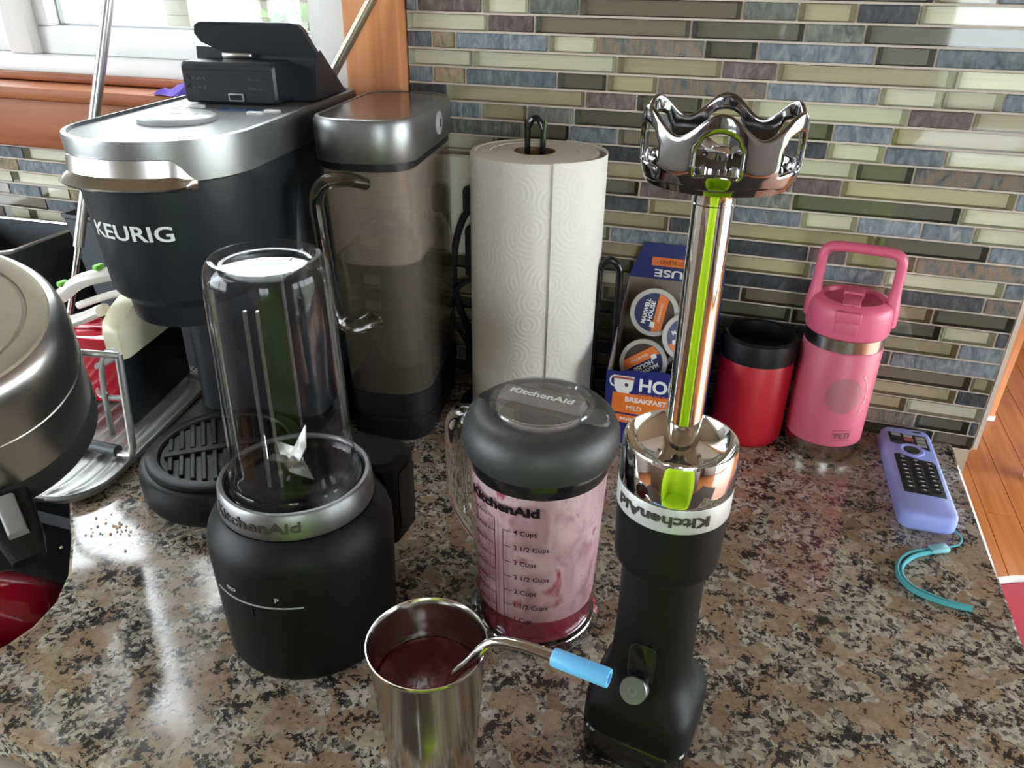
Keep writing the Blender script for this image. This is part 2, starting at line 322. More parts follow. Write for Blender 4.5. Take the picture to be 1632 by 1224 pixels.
# ------------------------------------------------------------------ mesh helpers
def V3(p): return Vector(p)
class B:
    """collects geometry for one mesh object"""
    def __init__(s): s.bm = bmesh.new()
    def loft(s, rings, cap0=True, cap1=True, closed=True, mi=0, loop=False):
        bm = s.bm; vs = [[bm.verts.new(p) for p in r] for r in rings]
        n = len(rings[0])
        pairs = list(zip(vs[:-1], vs[1:])) + ([(vs[-1], vs[0])] if loop else [])
        for a, b in pairs:
            for i in range(n if closed else n - 1):
                j = (i + 1) % n
                f = bm.faces.new((a[i], a[j], b[j], b[i])); f.material_index = mi
        if not loop:
            if cap0: bm.faces.new(list(reversed(vs[0]))).material_index = mi
            if cap1: bm.faces.new(vs[-1]).material_index = mi
        return s
    def lathe(s, prof, seg=48, mi=0, a0=0.0, a1=2 * pi, c=(0, 0, 0)):
        bm = s.bm; full = abs(a1 - a0 - 2 * pi) < 1e-6
        k = seg if full else seg + 1
        rings = []
        for r, z in prof:
            if r < 1e-6: rings.append([bm.verts.new((c[0], c[1], c[2] + z))] * k)
            else: rings.append([bm.verts.new((c[0] + r * cos(a0 + (a1 - a0) * i / seg), c[1] + r * sin(a0 + (a1 - a0) * i / seg), c[2] + z)) for i in range(k)])
        for a, b in zip(rings[:-1], rings[1:]):
            for i in range(seg):
                j = (i + 1) % k
                q = []
                for v in (a[i], a[j], b[j], b[i]):
                    if v not in q: q.append(v)
                if len(q) > 2:
                    f = bm.faces.new(q); f.material_index = mi
        return s
    def box(s, c, size, bev=0.0, seg=2, mi=0, rot=None):
        r = bmesh.ops.create_cube(s.bm, size=1.0)
        vs = r['verts']
        for v in vs: v.co = Vector((v.co.x * size[0], v.co.y * size[1], v.co.z * size[2]))
        fs = set(f for v in vs for f in v.link_faces)
        for f in fs: f.material_index = mi
        if bev > 0:
            es = list(set(e for v in vs for e in v.link_edges))
            rr = bmesh.ops.bevel(s.bm, geom=es, offset=bev, segments=seg, affect='EDGES', profile=0.5)
            vs = list(set(rr['verts']) | set(v for v in vs if v.is_valid))
            for f in rr['faces']: f.material_index = mi
        for v in vs:
            if rot is not None: v.co = rot @ v.co
            v.co += Vector(c)
        return s
    def tube(s, path, r, seg=10, loop=False, mi=0, flat=None):
        path = [Vector(p) for p in path]; n = len(path)
        rr = r if isinstance(r, (list, tuple)) else [r] * n
        rings = []; prev = None
        for i, p in enumerate(path):
            if loop: t = path[(i + 1) % n] - path[i - 1]
            else: t = path[min(i + 1, n - 1)] - path[max(i - 1, 0)]
            t.normalize()
            if prev is None:
                h = Vector((0, 0, 1)) if abs(t.z) < 0.9 else Vector((1, 0, 0))
                x = h.cross(t).normalized()
            else:
                x = (prev - t * prev.dot(t)).normalized()
            prev = x; y = t.cross(x)
            fx, fy = flat if flat else (1, 1)
            rings.append([p + (x * cos(2 * pi * k / seg) * fx + y * sin(2 * pi * k / seg) * fy) * rr[i] for k in range(seg)])
        return s.loft(rings, loop=loop, mi=mi)
    def poly(s, pts, mi=0):
        s.bm.faces.new([s.bm.verts.new(p) for p in pts]).material_index = mi; return s
    def prism(s, pts, z0, z1, mi=0, bev=0.0):
        return s.loft([[(x, y, z0) for x, y in pts], [(x, y, z1) for x, y in pts]], mi=mi)
    def mesh(s, name, smooth=True, ang=35):
        bmesh.ops.recalc_face_normals(s.bm, faces=s.bm.faces)
        me = bpy.data.meshes.new(name); s.bm.to_mesh(me); s.bm.free()
        if smooth:
            me.shade_smooth(); me.set_sharp_from_angle(angle=radians(ang))
        return me
def spline(pts, n=8, loop=False):
    pts = [Vector(p) for p in pts]; out = []; N = len(pts)
    for i in range(N if loop else N - 1):
        g = lambda k: pts[k % N] if loop else pts[max(0, min(N - 1, k))]
        p0, p1, p2, p3 = g(i - 1), g(i), g(i + 1), g(i + 2)
        for k in range(n):
            t = k / n
            out.append(0.5 * ((2 * p1) + (p2 - p0) * t + (2 * p0 - 5 * p1 + 4 * p2 - p3) * t * t + (3 * p1 - p0 - 3 * p2 + p3) * t ** 3))
    if not loop: out.append(pts[-1])
    return out
def rrect(hx, hy, r, n=6, cx=0, cy=0):
    out = []
    for sx, sy, a in ((1, 1, 0), (-1, 1, pi / 2), (-1, -1, pi), (1, -1, 3 * pi / 2)):
        for i in range(n + 1):
            t = a + pi / 2 * i / n
            out.append((cx + sx * (hx - r) + r * cos(t), cy + sy * (hy - r) + r * sin(t)))
    return out
def ring(pts, z): return [(x, y, z) for x, y in pts]
def link(o, parent=None):
    COL.objects.link(o)
    if parent is not None: o.parent = parent
    else: o.location.z += CT
    return o
def mk(name, b, mat, parent=None, loc=(0, 0, 0), rot=(0, 0, 0), smooth=True, ang=35, label=None):
    me = b if isinstance(b, bpy.types.Mesh) else b.mesh(name, smooth, ang)
    mats = mat if isinstance(mat, (list, tuple)) else [mat]
    if not me.materials:
        for k in mats: me.materials.append(M[k] if isinstance(k, str) else k)
    o = bpy.data.objects.new(name, me); o.location = loc; o.rotation_euler = rot
    if label: o['label'] = label
    return link(o, parent)
def thing(name, label, cat, loc=(0, 0, 0), rotz=0.0, group=None):
    o = bpy.data.objects.new(name, None); o.empty_display_size = 0.05
    o.location = loc; o.rotation_euler = (0, 0, rotz)
    o['label'] = label; o['category'] = cat
    if group: o['group'] = group
    return link(o)
def tag(o, label, cat, group=None):
    o['label'] = label; o['category'] = cat
    if group: o['group'] = group
    return o
def struct(o, label=None, cat=None):
    o['kind'] = 'structure'
    if label: o['label'] = label
    if cat: o['category'] = cat
    return o
def text(s, size, bold=0.0, depth=0.0, spacing=1.0, width=None, height=None, align='CENTER'):
    """lettering as a mesh in the xy plane, centred"""
    cu = bpy.data.curves.new('lettering', 'FONT'); cu.body = s; cu.size = size
    cu.align_x = align; cu.align_y = 'CENTER'; cu.offset = bold; cu.extrude = depth; cu.space_character = spacing; cu.resolution_u = 3
    o = bpy.data.objects.new('lettering_tmp', cu); COL.objects.link(o)
    dg = bpy.context.evaluated_depsgraph_get()
    me = bpy.data.meshes.new_from_object(o.evaluated_get(dg))
    bpy.data.objects.remove(o); bpy.data.curves.remove(cu)
    xs = [v.co.x for v in me.vertices]; ys = [v.co.y for v in me.vertices]
    cx, cy = (max(xs) + min(xs)) / 2, (max(ys) + min(ys)) / 2
    kx = width / (max(xs) - min(xs)) if width else 1.0
    ky = height / (max(ys) - min(ys)) if height else (kx if width else 1.0)
    for v in me.vertices:
        v.co.x = (v.co.x - (cx if align == 'CENTER' else min(xs))) * kx; v.co.y = (v.co.y - cy) * ky
    return me
def wrap(me, rfun, zc, ang=0.0, flip=False, off=0.0003):
    """bends lettering round a vertical cylinder; ang = 0 faces local -y"""
    for v in me.vertices:
        x, y, d = v.co
        if flip: x, y = -x, -y
        z = zc + y; r = rfun(z) if callable(rfun) else rfun
        t = -pi / 2 + ang + x / r
        v.co = ((r + off + d) * cos(t), (r + off + d) * sin(t), z)
    return me
def xf(me, mat):
    me.transform(mat); return me
def lerp_prof(prof):
    def f(z):
        for (r0, z0), (r1, z1) in zip(prof[:-1], prof[1:]):
            if z0 <= z <= z1: return r0 + (r1 - r0) * (z - z0) / max(1e-9, z1 - z0)
        return prof[-1][0]
    return f

# ================================================================== the room
WY = 0.834                                   # face of the tiled wall
def boxes(name, lst, mat, parent=None, bev=0.0, **k):
    b = B()
    for x0, x1, y0, y1, z0, z1 in lst:
        b.box(((x0 + x1) / 2, (y0 + y1) / 2, (z0 + z1) / 2), (x1 - x0, y1 - y0, z1 - z0), bev)
    return mk(name, b, mat, parent, smooth=bev > 0, **k)
wall_back = struct(boxes('wall_back', [(-0.47, 0.272, 0.842, 0.96, -0.92, 1.5), (-2.2, -0.47, 0.842, 0.96, -0.92, 0.31),
    (-2.2, -0.47, 0.842, 0.96, 1.2, 1.5), (-2.2, -1.55, 0.842, 0.96, 0.31, 1.2)], 'endpanel'))
struct(boxes('wall_left', [(-2.3, -2.2, -2.6, -1.95, -0.92, 1.5), (-2.3, -2.2, 0.05, 0.96, -0.92, 1.5), (-2.3, -2.2, -1.95, 0.05, 1.25, 1.5), (-2.3, -2.2, -1.95, 0.05, -0.92, -0.05)], 'wall'))
struct(boxes('wall_side', [(0.15, 0.272, 0.96, 3.5, -0.92, 1.5)], 'wall'))
struct(boxes('wall_far', [(0.15, 1.3, 3.5, 3.6, -0.92, 1.5), (2.6, 3.3, 3.5, 3.6, -0.92, 1.5), (1.3, 2.6, 3.5, 3.6, 1.2, 1.5), (1.3, 2.6, 3.5, 3.6, -0.92, 0.0)], P('blue_grey_paint', (0.16, 0.20, 0.26), 0.7)))
struct(boxes('wall_right', [(3.2, 3.3, -2.6, -0.5, -0.92, 1.5), (3.2, 3.3, 2.5, 3.5, -0.92, 1.5), (3.2, 3.3, -0.5, 2.5, 1.18, 1.5)], 'wall'))
struct(boxes('wall_rear', [(-2.3, 0.7, -2.7, -2.6, -0.92, 1.5), (1.8, 3.3, -2.7, -2.6, -0.92, 1.5), (0.7, 1.8, -2.7, -2.6, 1.2, 1.5), (0.7, 1.8, -2.7, -2.6, -0.92, -0.1)], 'wall'))
struct(boxes('ceiling', [(-2.3, 3.3, -2.7, 0.96, 1.5, 1.6), (0.15, 3.3, 0.96, 3.6, 1.5, 1.6)], 'ceil'))
floor = struct(boxes('floor', [(-2.3, 3.3, -2.7, 0.96, -0.97, -0.922), (0.15, 3.3, 0.96, 3.6, -0.97, -0.922)], 'floor'))
def board(x0, w, y0, y1):
    mk('floor_board', B().box((0, 0, 0), (w - 0.0016, y1 - y0 - 0.0016, 0.006), 0.0008, 1), 'floor', floor, (x0 + w / 2, (y0 + y1) / 2, -0.9205), smooth=False)
for i in range(15):
    x0 = 0.28 + i * 0.085; cuts = [0.97] + sorted(random.uniform(1.4, 3.2) for _ in range(2)) + [3.49]
    for a, c in zip(cuts[:-1], cuts[1:]):
        if c - a > 0.05: board(x0, 0.085, a, c)
struct(boxes('baseboard_far', [(0.28, 0.95, 3.485, 3.5, -0.917, -0.80), (0.95, 2.75, 3.485, 3.5, -0.917, -0.80)], 'trimx', bev=0.002))
# added unseen island, there for dark brown reflections in the chrome
t = thing('kitchen_island', 'dark wood kitchen island with a brown stone top across from the worktop', 'island', (0.0, -1.28, -0.92))
mk('body', B().box((0, 0, 0.44), (2.6, 0.62, 0.88), 0.004), 'brown', t)
mk('island_top', B().box((0, 0, 0.895), (2.7, 0.72, 0.03), 0.004), 'granite', t)
for i in range(5):
    d = mk('door', B().box((0, 0, 0), (0.49, 0.02, 0.74), 0.004), 'brown', t, (-1.03 + i * 0.515, 0.32, 0.47))
    mk('handle', B().tube([(0, 0.01, -0.05), (0, 0.03, -0.05), (0, 0.03, 0.05), (0, 0.01, 0.05)], 0.005, 8), 'steel', d, (0.2, 0, 0.25))
tag(boxes('runner_rug', [(-1.3, 1.9, -0.94, 0.20, -0.9218, -0.914)], 'rug'), 'dark brown runner rug on the floor in front of the base cabinet', 'rug')  # rug added out of view to keep orange floor out of reflections
# unseen dark cupboards, added so the chrome mirrors brown
for k, (x0, x1) in enumerate(((-1.95, -1.05), (-1.05, -0.15), (2.3, 3.15))):
    t = thing('pantry_cupboard', ['dark wood cupboard in the corner of the rear and left walls', 'dark wood cupboard beside the corner cupboard on the rear wall', 'dark wood cupboard right of the rear window'][k], 'cupboard', ((x0 + x1) / 2, -2.32, -0.92))
    w = x1 - x0; h = 2.0
    mk('body', B().box((0, 0, h / 2), (w - 0.01, 0.5, h), 0.004), 'brown', t)
    for s in (-1, 1):
        d = mk('door', B().box((0, 0, 0), (w / 2 - 0.03, 0.02, h - 0.08), 0.004), 'brown', t, (s * w / 4, 0.26, h / 2))
        mk('knob', B().lathe([(0, 0), (0.012, 0), (0.015, 0.015), (0, 0.022)], 16), 'steel', d, (-s * (w / 4 - 0.05), 0.01, 0.1), (radians(-90), 0, 0))

# ---- window over the sink
win = bpy.data.objects.new('window_1', None); link(win); struct(win)
def wpart(name, lst, mat, bev=0.003): return boxes(name, lst, mat, win, bev)
wpart('jamb', [(-0.489, -0.449, 0.835, 0.965, 0.3215, 1.2)], 'vinyl')
wpart('frame_bottom', [(-1.55, -0.489, 0.87, 0.965, 0.3215, 0.352)], 'vinyl')
wpart('frame_right', [(-0.533, -0.489, 0.885, 0.95, 0.352, 1.2)], 'vinyl')
wpart('frame_head', [(-1.55, -0.489, 0.87, 0.965, 1.16, 1.2)], 'vinyl')
wpart('mullion', [(-0.985, -0.945, 0.87, 0.965, 0.352, 1.16)], 'vinyl')
wpart('sash_rail', [(-0.945, -0.533, 0.885, 0.945, 0.352, 0.386), (-0.945, -0.533, 0.885, 0.945, 1.12, 1.16)], 'vinyl')
wpart('sash_stile', [(-0.945, -0.925, 0.885, 0.945, 0.386, 1.12)], 'vinyl')
wpart('sash_rail', [(-1.55, -0.985, 0.895, 0.945, 0.352, 0.40)], 'vinyl')
wpart('gasket', [(-0.925, -0.533, 0.905, 0.912, 0.386, 0.389), (-0.925, -0.9225, 0.905, 0.912, 0.389, 1.12)], 'greyplast', 0)
wpart('pane', [(-0.925, -0.533, 0.914, 0.917, 0.386, 1.12)], 'pane', 0)
wpart('pane', [(-1.55, -0.985, 0.914, 0.917, 0.40, 1.12)], 'pane', 0)
wpart('insect_screen', [(-0.925, -0.533, 0.945, 0.946, 0.386, 1.12)], 'screen', 0)
struct(boxes('trim_1', [(-0.449, -0.3838, 0.813, 0.842, 0.3215, 1.25)], 'trim', bev=0.004))
struct(boxes('trim_2', [(-1.65, -0.392, 0.803, 0.872, 0.304, 0.3205)], 'trimx', bev=0.005))
struct(boxes('trim_3', [(-1.63, -0.395, 0.820, 0.842, 0.240, 0.3035)], 'trimx', bev=0.003))
struct(boxes('trim_4', [(-1.55, -0.451, 0.850, 0.870, 0.3215, 0.331)], 'trimx', bev=0.003))
struct(boxes('trim_5', [(0.2712, 0.2755, 0.8335, 0.9605, 0.0, 1.5)], 'grout'))
# other windows and the patio door, plain frames with glass
def plain_window(name, cx, cy, cz, w, h, along, n):
    o = bpy.data.objects.new(name, None); o.location = (cx, cy, cz); o.rotation_euler = (0, 0, 0 if along == 'x' else pi / 2); link(o); struct(o)
    mk('frame_rail', B().box((0, 0, h / 2 - 0.025), (w, 0.07, 0.05), 0.003), 'vinyl', o)
    mk('frame_rail', B().box((0, 0, -h / 2 + 0.025), (w, 0.07, 0.05), 0.003), 'vinyl', o)
    for i in range(n + 1):
        x = -w / 2 + 0.025 + (w - 0.05) * i / n
        mk('frame_stile', B().box((x, 0, 0), (0.05, 0.07, h - 0.1), 0.003), 'vinyl', o)
        if i < n: mk('pane', B().box((x + (w - 0.05) / n / 2, 0, 0), ((w - 0.05) / n - 0.05, 0.004, h - 0.1)), 'pane', o, smooth=False)
plain_window('window_2', 1.25, -2.65, 0.55, 1.1, 1.3, 'x', 2)
plain_window('window_4', -2.25, -0.95, 0.60, 2.0, 1.3, 'y', 2)  # added side window, out of view, lets in extra daylight
plain_window('window_3', 1.95, 3.55, 0.60, 1.3, 1.2, 'x', 2)
plain_window('door_1', 3.25, 1.0, 0.13, 3.0, 2.1, 'y', 2)

# ---- outside: pale house wall, shrub and lawn
lawn = struct(boxes('lawn', [(-25, 25, -25, 25, -1.5, -1.42)], 'lawn'))
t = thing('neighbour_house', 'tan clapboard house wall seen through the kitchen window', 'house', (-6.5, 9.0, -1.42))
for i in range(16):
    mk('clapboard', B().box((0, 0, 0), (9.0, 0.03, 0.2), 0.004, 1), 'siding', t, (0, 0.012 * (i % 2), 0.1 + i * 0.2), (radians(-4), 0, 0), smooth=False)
def shrub(loc, r, n, label):
    t = thing('garden_shrub', label, 'shrub', loc)
    b = B()
    for i in range(n):
        d = Vector((random.gauss(0, 1), random.gauss(0, 1), random.gauss(0, 1))).normalized() * r * random.uniform(0.55, 1)
        d.z = d.z * 1.0 + r * 1.05
        a = Vector((random.gauss(0, 1), random.gauss(0, 1), random.gauss(0, 1))).normalized(); c = a.orthogonal().normalized(); e = a.cross(c)
        s = random.uniform(0.05, 0.11)
        b.poly([d + c * s, d + e * s * 0.45, d - c * s, d - e * s * 0.45])
    mk('foliage', b, 'leaf', t, smooth=False)
    mk('stem', B().tube([(0, 0, 0), (0.03, 0, r), (0, 0.02, r * 1.6)], [0.04, 0.03, 0.015], 8), 'brown', t)
shrub((-2.75, 4.3, -1.42), 0.85, 1500, 'leafy green shrub outside the kitchen window')

# ---- the mosaic of glass and slate strips, every piece its own tile
TILES = """0.4435 -0.041 D0.126 O0.176 S0.271
0.4260 -0.383 S-0.370 P-0.297 L-0.246 G-0.194 B-0.036 G0.014 O0.065 N0.117 L0.271
0.4086 -0.383 L-0.291 P-0.240 B-0.082 D0.023 G0.075 D0.271
0.3911 -0.383 S-0.354 T-0.327 S-0.225 L-0.173 M-0.067 D-0.017 S0.088 D0.139 S0.271
0.3735 -0.383 L-0.308 L-0.152 O-0.048 P0.004 O0.159 L0.271
0.3560 -0.383 S-0.354 T-0.316 S-0.214 D-0.161 O-0.109 M-0.003 S0.099 L0.153 O0.203 S0.271
0.3386 -0.383 N-0.338 O-0.183 P-0.129 D-0.062 O-0.013 L0.128 P0.183 O0.271
0.3211 -0.383 S-0.298 O-0.246 G-0.194 D-0.116 S-0.066 O0.008 D0.065 S0.118 O0.271
0.3035 -0.383 G-0.250 D-0.198 S-0.146 B-0.096 O-0.032 N0.022 N0.063 L0.115 S0.168 L0.271
0.2861 -0.383 L-0.281 D-0.216 O-0.163 N-0.103 D-0.049 L0.025 L0.093 D0.145 M0.271
0.2685 -0.383 O-0.304 S-0.237 O-0.074 L-0.047 S0.036 P0.083 O0.238 S0.271
0.2510 -0.383 L-0.335 D-0.201 D-0.118 P-0.061 N-0.017 G0.039 D0.195 L0.271
0.2335 -0.383 S-0.312 O-0.207 N-0.106 O-0.049 D-0.018 S0.051 L0.105 S0.164 S0.211 L0.271
0.2160 -0.383 D-0.289 L-0.221 O-0.083 N-0.033 O0.124 D0.229 S0.271
0.1985 -0.383 O-0.320 P-0.250 O-0.146 S-0.038 N0.064 P0.102 O0.167 M0.271
0.1810 -0.383 S-0.273 D-0.161 O-0.042 O0.069 S0.142 L0.252 S0.271
0.1635 -0.383 L-0.317 O-0.227 D-0.116 S-0.020 N0.078 O0.152 N0.239 M0.271
0.1460 -0.383 D-0.281 N-0.196 L-0.079 N0.003 B0.100 O0.196 D0.271
0.1285 -0.383 S-0.338 O-0.233 S-0.150 O-0.035 D0.059 D0.208 L0.259 N0.271
0.1110 -0.383 O-0.273 D-0.171 B-0.061 S0.022 N0.114 O0.229 S0.271
0.0935 -0.383 D-0.305 S-0.209 O-0.110 D0.011 L0.085 N0.167 S0.271
0.0760 -0.383 L-0.281 N-0.193 O-0.079 N0.020 D0.114 B0.250 O0.271
0.0585 -0.383 S-0.322 D-0.192 S-0.092 D0.037 S0.124 O0.240 N0.271
0.0410 -0.383 O-0.272 N-0.159 O-0.039 S0.060 O0.195 L0.271
0.0235 -0.383 D-0.332 S-0.222 D-0.112 O0.007 N0.098 M0.208 D0.262 N0.271
0.0060 -0.383 N-0.289 O-0.173 S-0.050 D0.066 S0.155 D0.230 B0.271
0.2277 -1.120 S-0.969 L-0.768 S-0.699 O-0.588 D-0.465 L-0.385
0.2102 -1.120 T-0.984 S-0.877 O-0.813 L-0.674 S-0.581 O-0.385
0.1927 -1.120 L-1.002 L-0.833 S-0.707 O-0.539 D-0.385
0.1752 -1.120 B-1.013 S-0.956 L-0.906 T-0.862 N-0.761 O-0.614 S-0.385
0.1577 -1.120 B-0.952 S-0.899 L-0.796 D-0.636 L-0.385
0.1402 -1.120 P-1.035 L-0.988 L-0.811 S-0.688 O-0.527 D-0.385
0.1227 -1.120 L-1.019 M-0.982 D-0.959 O-0.837 N-0.722 L-0.548 S-0.385
0.1052 -1.120 S-0.934 O-0.788 D-0.626 L-0.385
0.0877 -1.120 L-0.995 L-0.846 S-0.699 O-0.515 N-0.385
0.0702 -1.120 D-0.964 O-0.818 S-0.632 L-0.385
0.0527 -1.120 O-1.005 S-0.856 D-0.706 O-0.385
0.0352 -1.120 S-0.964 L-0.784 N-0.618 S-0.385
0.0177 -1.120 L-0.993 D-0.810 O-0.641 P-0.385
0.0002 -1.120 S-0.928 O-0.749 D-0.564 S-0.385"""
GL = {'L': ('tileL', 'edgeL'), 'O': ('tileO', 'edgeO'), 'D': ('tileD', 'edgeD'), 'B': ('tileB', 'edgeB')}
SL = {'S': 'S', 'N': 'N', 'P': 'Q', 'T': 'T', 'M': 'Mx', 'G': 'G'}
J, HT = 0.0011, 0.0175                     # half joint, course height
grout = B()
def tile(kind, x0, x1, z):
    w, h = x1 - x0 - 2 * J, HT - 2 * J; cx = (x0 + x1) / 2; hw, hh = w / 2, h / 2
    if kind in GL:
        b = B(); d = 0.0062
        o = [(-hw, 0, -hh), (hw, 0, -hh), (hw, 0, hh), (-hw, 0, hh)]
        m_ = min(0.0048, w * 0.2); i = [(x - m_ if x > 0 else x + m_, d, q - 0.0009 if q > 0 else q + 0.0009) for x, _, q in o]
        for k in range(4): b.poly([o[k], o[(k + 1) % 4], i[(k + 1) % 4], i[k]], 1)
        b.poly(i, 0); b.poly([(x, 0.0002, q) for x, _, q in o], 2)
        ob = mk('glass_tile', b, [GL[kind][0], GL[kind][1], 'tileface'], wall_back, (cx, WY, z), smooth=False)
        bm = bmesh.new(); bm.from_mesh(ob.data); bmesh.ops.remove_doubles(bm, verts=bm.verts, dist=1e-5)
        bm.to_mesh(ob.data); bm.free()
    else:
        b = B().box((0, 0.0035, 0), (w, 0.007, h), 0.0011, 1)
        for v in b.bm.verts:
            if v.co.y < 0.001: v.co.y += random.uniform(-0.0009, 0.0004)
        mk('slate_tile', b, SL[kind], wall_back, (cx, WY - random.uniform(0, 0.0012), z), smooth=False)
    grout.box((x1, WY + 0.0046, z), (2 * J, 0.006, HT - 2 * J))
rows = [l.split() for l in TILES.strip().splitlines()]
extra = []
for k in range(3, 7):                        # courses above the picture
    z = 0.4173 + HT * (k - 0.5); x = -0.383; r = ['%.4f' % z, '%.3f' % x]
    while x < 0.27:
        x2 = min(0.2705, x + random.choice((0.05, 0.075, 0.105, 0.15)))
        if 0.2705 - x2 < 0.03: x2 = 0.2705
        r.append(random.choice('LODBSSNPTMG') + '%.3f' % x2); x = x2 if x2 < 0.27 else 1
    extra.append(r)
rows[0] = [rows[0][0], '-0.383', 'S-0.30', 'L-0.19', 'G-0.12', 'O-0.041'] + rows[0][2:]
for r in rows:                               # the courses under the window run on to the left
    if float(r[1]) > -1.1: continue
    x = -1.12; pre = []
    while x > -1.9:
        pre.insert(0, random.choice('LLOODBSSNTMG') + '%.3f' % x); x -= random.choice((0.05, 0.075, 0.105, 0.15))
    r[1:2] = ['%.3f' % x] + pre
done = set()
for r in rows + extra:
    z = float(r[0]); x = float(r[1]); xs = x
    for it in r[2:]:
        e = float(it[1:]); tile(it[0], x, e, z); x = e
    for zz in (z - HT / 2, z + HT / 2):
        key = (round(xs), round(zz / 0.004))
        if key in done: continue
        done.add(key); grout.box(((xs + x) / 2, WY + 0.0046, zz), (x - xs, 0.006, 2 * J))
mk('grout', grout, 'grout', wall_back, smooth=False)

# ---- outlet with the coffee maker's plug
t = thing('wall_outlet', 'ivory wall outlet on the tiles behind the paper towels', 'outlet', (-0.309, 0.832, 0.215))
mk('plate', B().loft([[(x, 0, y) for x, y in rrect(0.035, 0.058, 0.006)], [(x, -0.004, y) for x, y in rrect(0.033, 0.056, 0.006)]]), 'ivory', t)
for s in (-1, 1):
    mk('socket', B().loft([[(x, -0.004, y + s * 0.02) for x, y in rrect(0.016, 0.014, 0.008)], [(x, -0.006, y + s * 0.02) for x, y in rrect(0.015, 0.013, 0.007)]]), 'ivory', t)
t = thing('power_cord', 'black power cord with plug hanging from the ivory outlet', 'cord', (-0.301, 0.815, 0.17))
mk('plug', B().box((0, 0, 0.058), (0.022, 0.022, 0.03), 0.005), 'rubber', t)
mk('adapter', B().box((0.012, -0.004, 0.0), (0.038, 0.026, 0.06), 0.006), 'rubber', t)
mk('cable', B().tube(spline([(0, 0, 0.05), (-0.014, 0.004, 0.035), (-0.026, 0.007, 0.0), (-0.029, 0.007, -0.04), (-0.023, 0.006, -0.075), (-0.012, 0.006, -0.105), (-0.010, 0.006, -0.13), (-0.012, 0.006, -0.166)], 8), 0.0042, 10), 'rubber', t)
mk('cable', B().tube(spline([(0.01, 0, -0.03), (-0.02, -0.008, -0.05), (-0.024, -0.012, -0.085), (-0.004, -0.012, -0.12), (0.006, -0.01, -0.166)], 8), 0.003, 8), 'rubber', t)

# ---- worktop with its sink cut-out
cut = [(-0.52, 0.262), (-0.498, 0.272), (-0.487, 0.289), (-0.4835, 0.310), (-0.4875, 0.335), (-0.503, 0.364), (-0.537, 0.402), (-0.582, 0.446), (-0.625, 0.487),
       (-0.70, 0.56), (-0.75, 0.60), (-0.80, 0.62), (-1.15, 0.62), (-1.2, 0.60), (-1.22, 0.55), (-1.22, 0.33), (-1.2, 0.28), (-1.15, 0.26)]
def bm_plate(outer, hole, z0, z1):
    bm = bmesh.new()
    for z in (z0, z1):
        es = []
        for lp in (outer, hole):
            vs = [bm.verts.new((x, y, z)) for x, y in lp]
            es += [bm.edges.new((vs[i], vs[(i + 1) % len(vs)])) for i in range(len(vs))]
        bmesh.ops.triangle_fill(bm, use_beauty=True, use_dissolve=False, edges=es)
    bm.verts.ensure_lookup_table()
    n, k = len(outer), len(hole)
    for off, c in ((0, n), (n, k)):
        for i in range(c):
            j = (i + 1) % c
            bm.faces.new((bm.verts[off + i], bm.verts[off + j], bm.verts[n + k + off + j], bm.verts[n + k + off + i]))
    return bm
b = B(); b.bm.free(); b.bm = bm_plate([(-2.1, 0.228), (0.252, 0.228), (0.252, 0.8405), (-2.1, 0.8405)], cut, -0.030, 0.0)
ct = mk('worktop', b, 'granite', None, smooth=False)
md = ct.modifiers.new('eased_edge', 'BEVEL'); md.width = 0.003; md.segments = 2; md.limit_method = 'ANGLE'; md.angle_limit = radians(40)
tag(ct, 'polished brown speckled granite worktop carrying all the appliances', 'worktop')
# sink bowl
t = thing('kitchen_sink', 'black sink bowl set under the granite worktop', 'sink', (-0.85, 0.42, -0.031))
ins = [(x + 0.85, y - 0.42) for x, y in cut]
outw = [(x * 1.03, y * 1.06) for x, y in ins]; small = [(x * 0.97, y * 0.95) for x, y in ins]
b = B(); b.loft([ring(outw, 0), ring(outw, -0.20), ], True, False); 
b = B().loft([ring(outw, 0), ring(outw, -0.195), ring(small, -0.195), ring(small, -0.185), ring(ins, -0.175), ring(ins, 0.0)], False, False)
b.poly(ring(small, -0.186)); b.poly(ring(outw, -0.195))
mk('bowl', b, 'sinkm', t, smooth=False)
mk('drain', B().lathe([(0, -0.184), (0.04, -0.184), (0.045, -0.182), (0.045, -0.186)], 24), 'steel', t, (0, 0, 0))
# cupboards under the worktop
t = thing('base_cabinet', 'beige base cabinet carrying the granite worktop', 'cabinet', (-0.9, 0.54, -0.92))
mk('end_panel', B().box((1.125, -0.005, 0.444), (0.018, 0.56, 0.888), 0.001), 'endpanel', t)
mk('end_panel', B().box((-1.19, -0.005, 0.444), (0.018, 0.56, 0.888), 0.001), 'endpanel', t)
mk('plinth', B().box((-0.03, -0.22, 0.05), (2.29, 0.02, 0.10)), 'endpanel', t, smooth=False)
for i in range(4):
    d = mk('door', B().box((0, 0, 0), (0.56, 0.02, 0.76), 0.004), 'endpanel', t, (-0.895 + i * 0.575, -0.301, 0.49))
    mk('handle', B().tube([(0, -0.01, -0.05), (0, -0.03, -0.05), (0, -0.03, 0.05), (0, -0.01, 0.05)], 0.005, 8), 'steel', d, ((0.24 if i % 2 == 0 else -0.24), 0, 0.25))

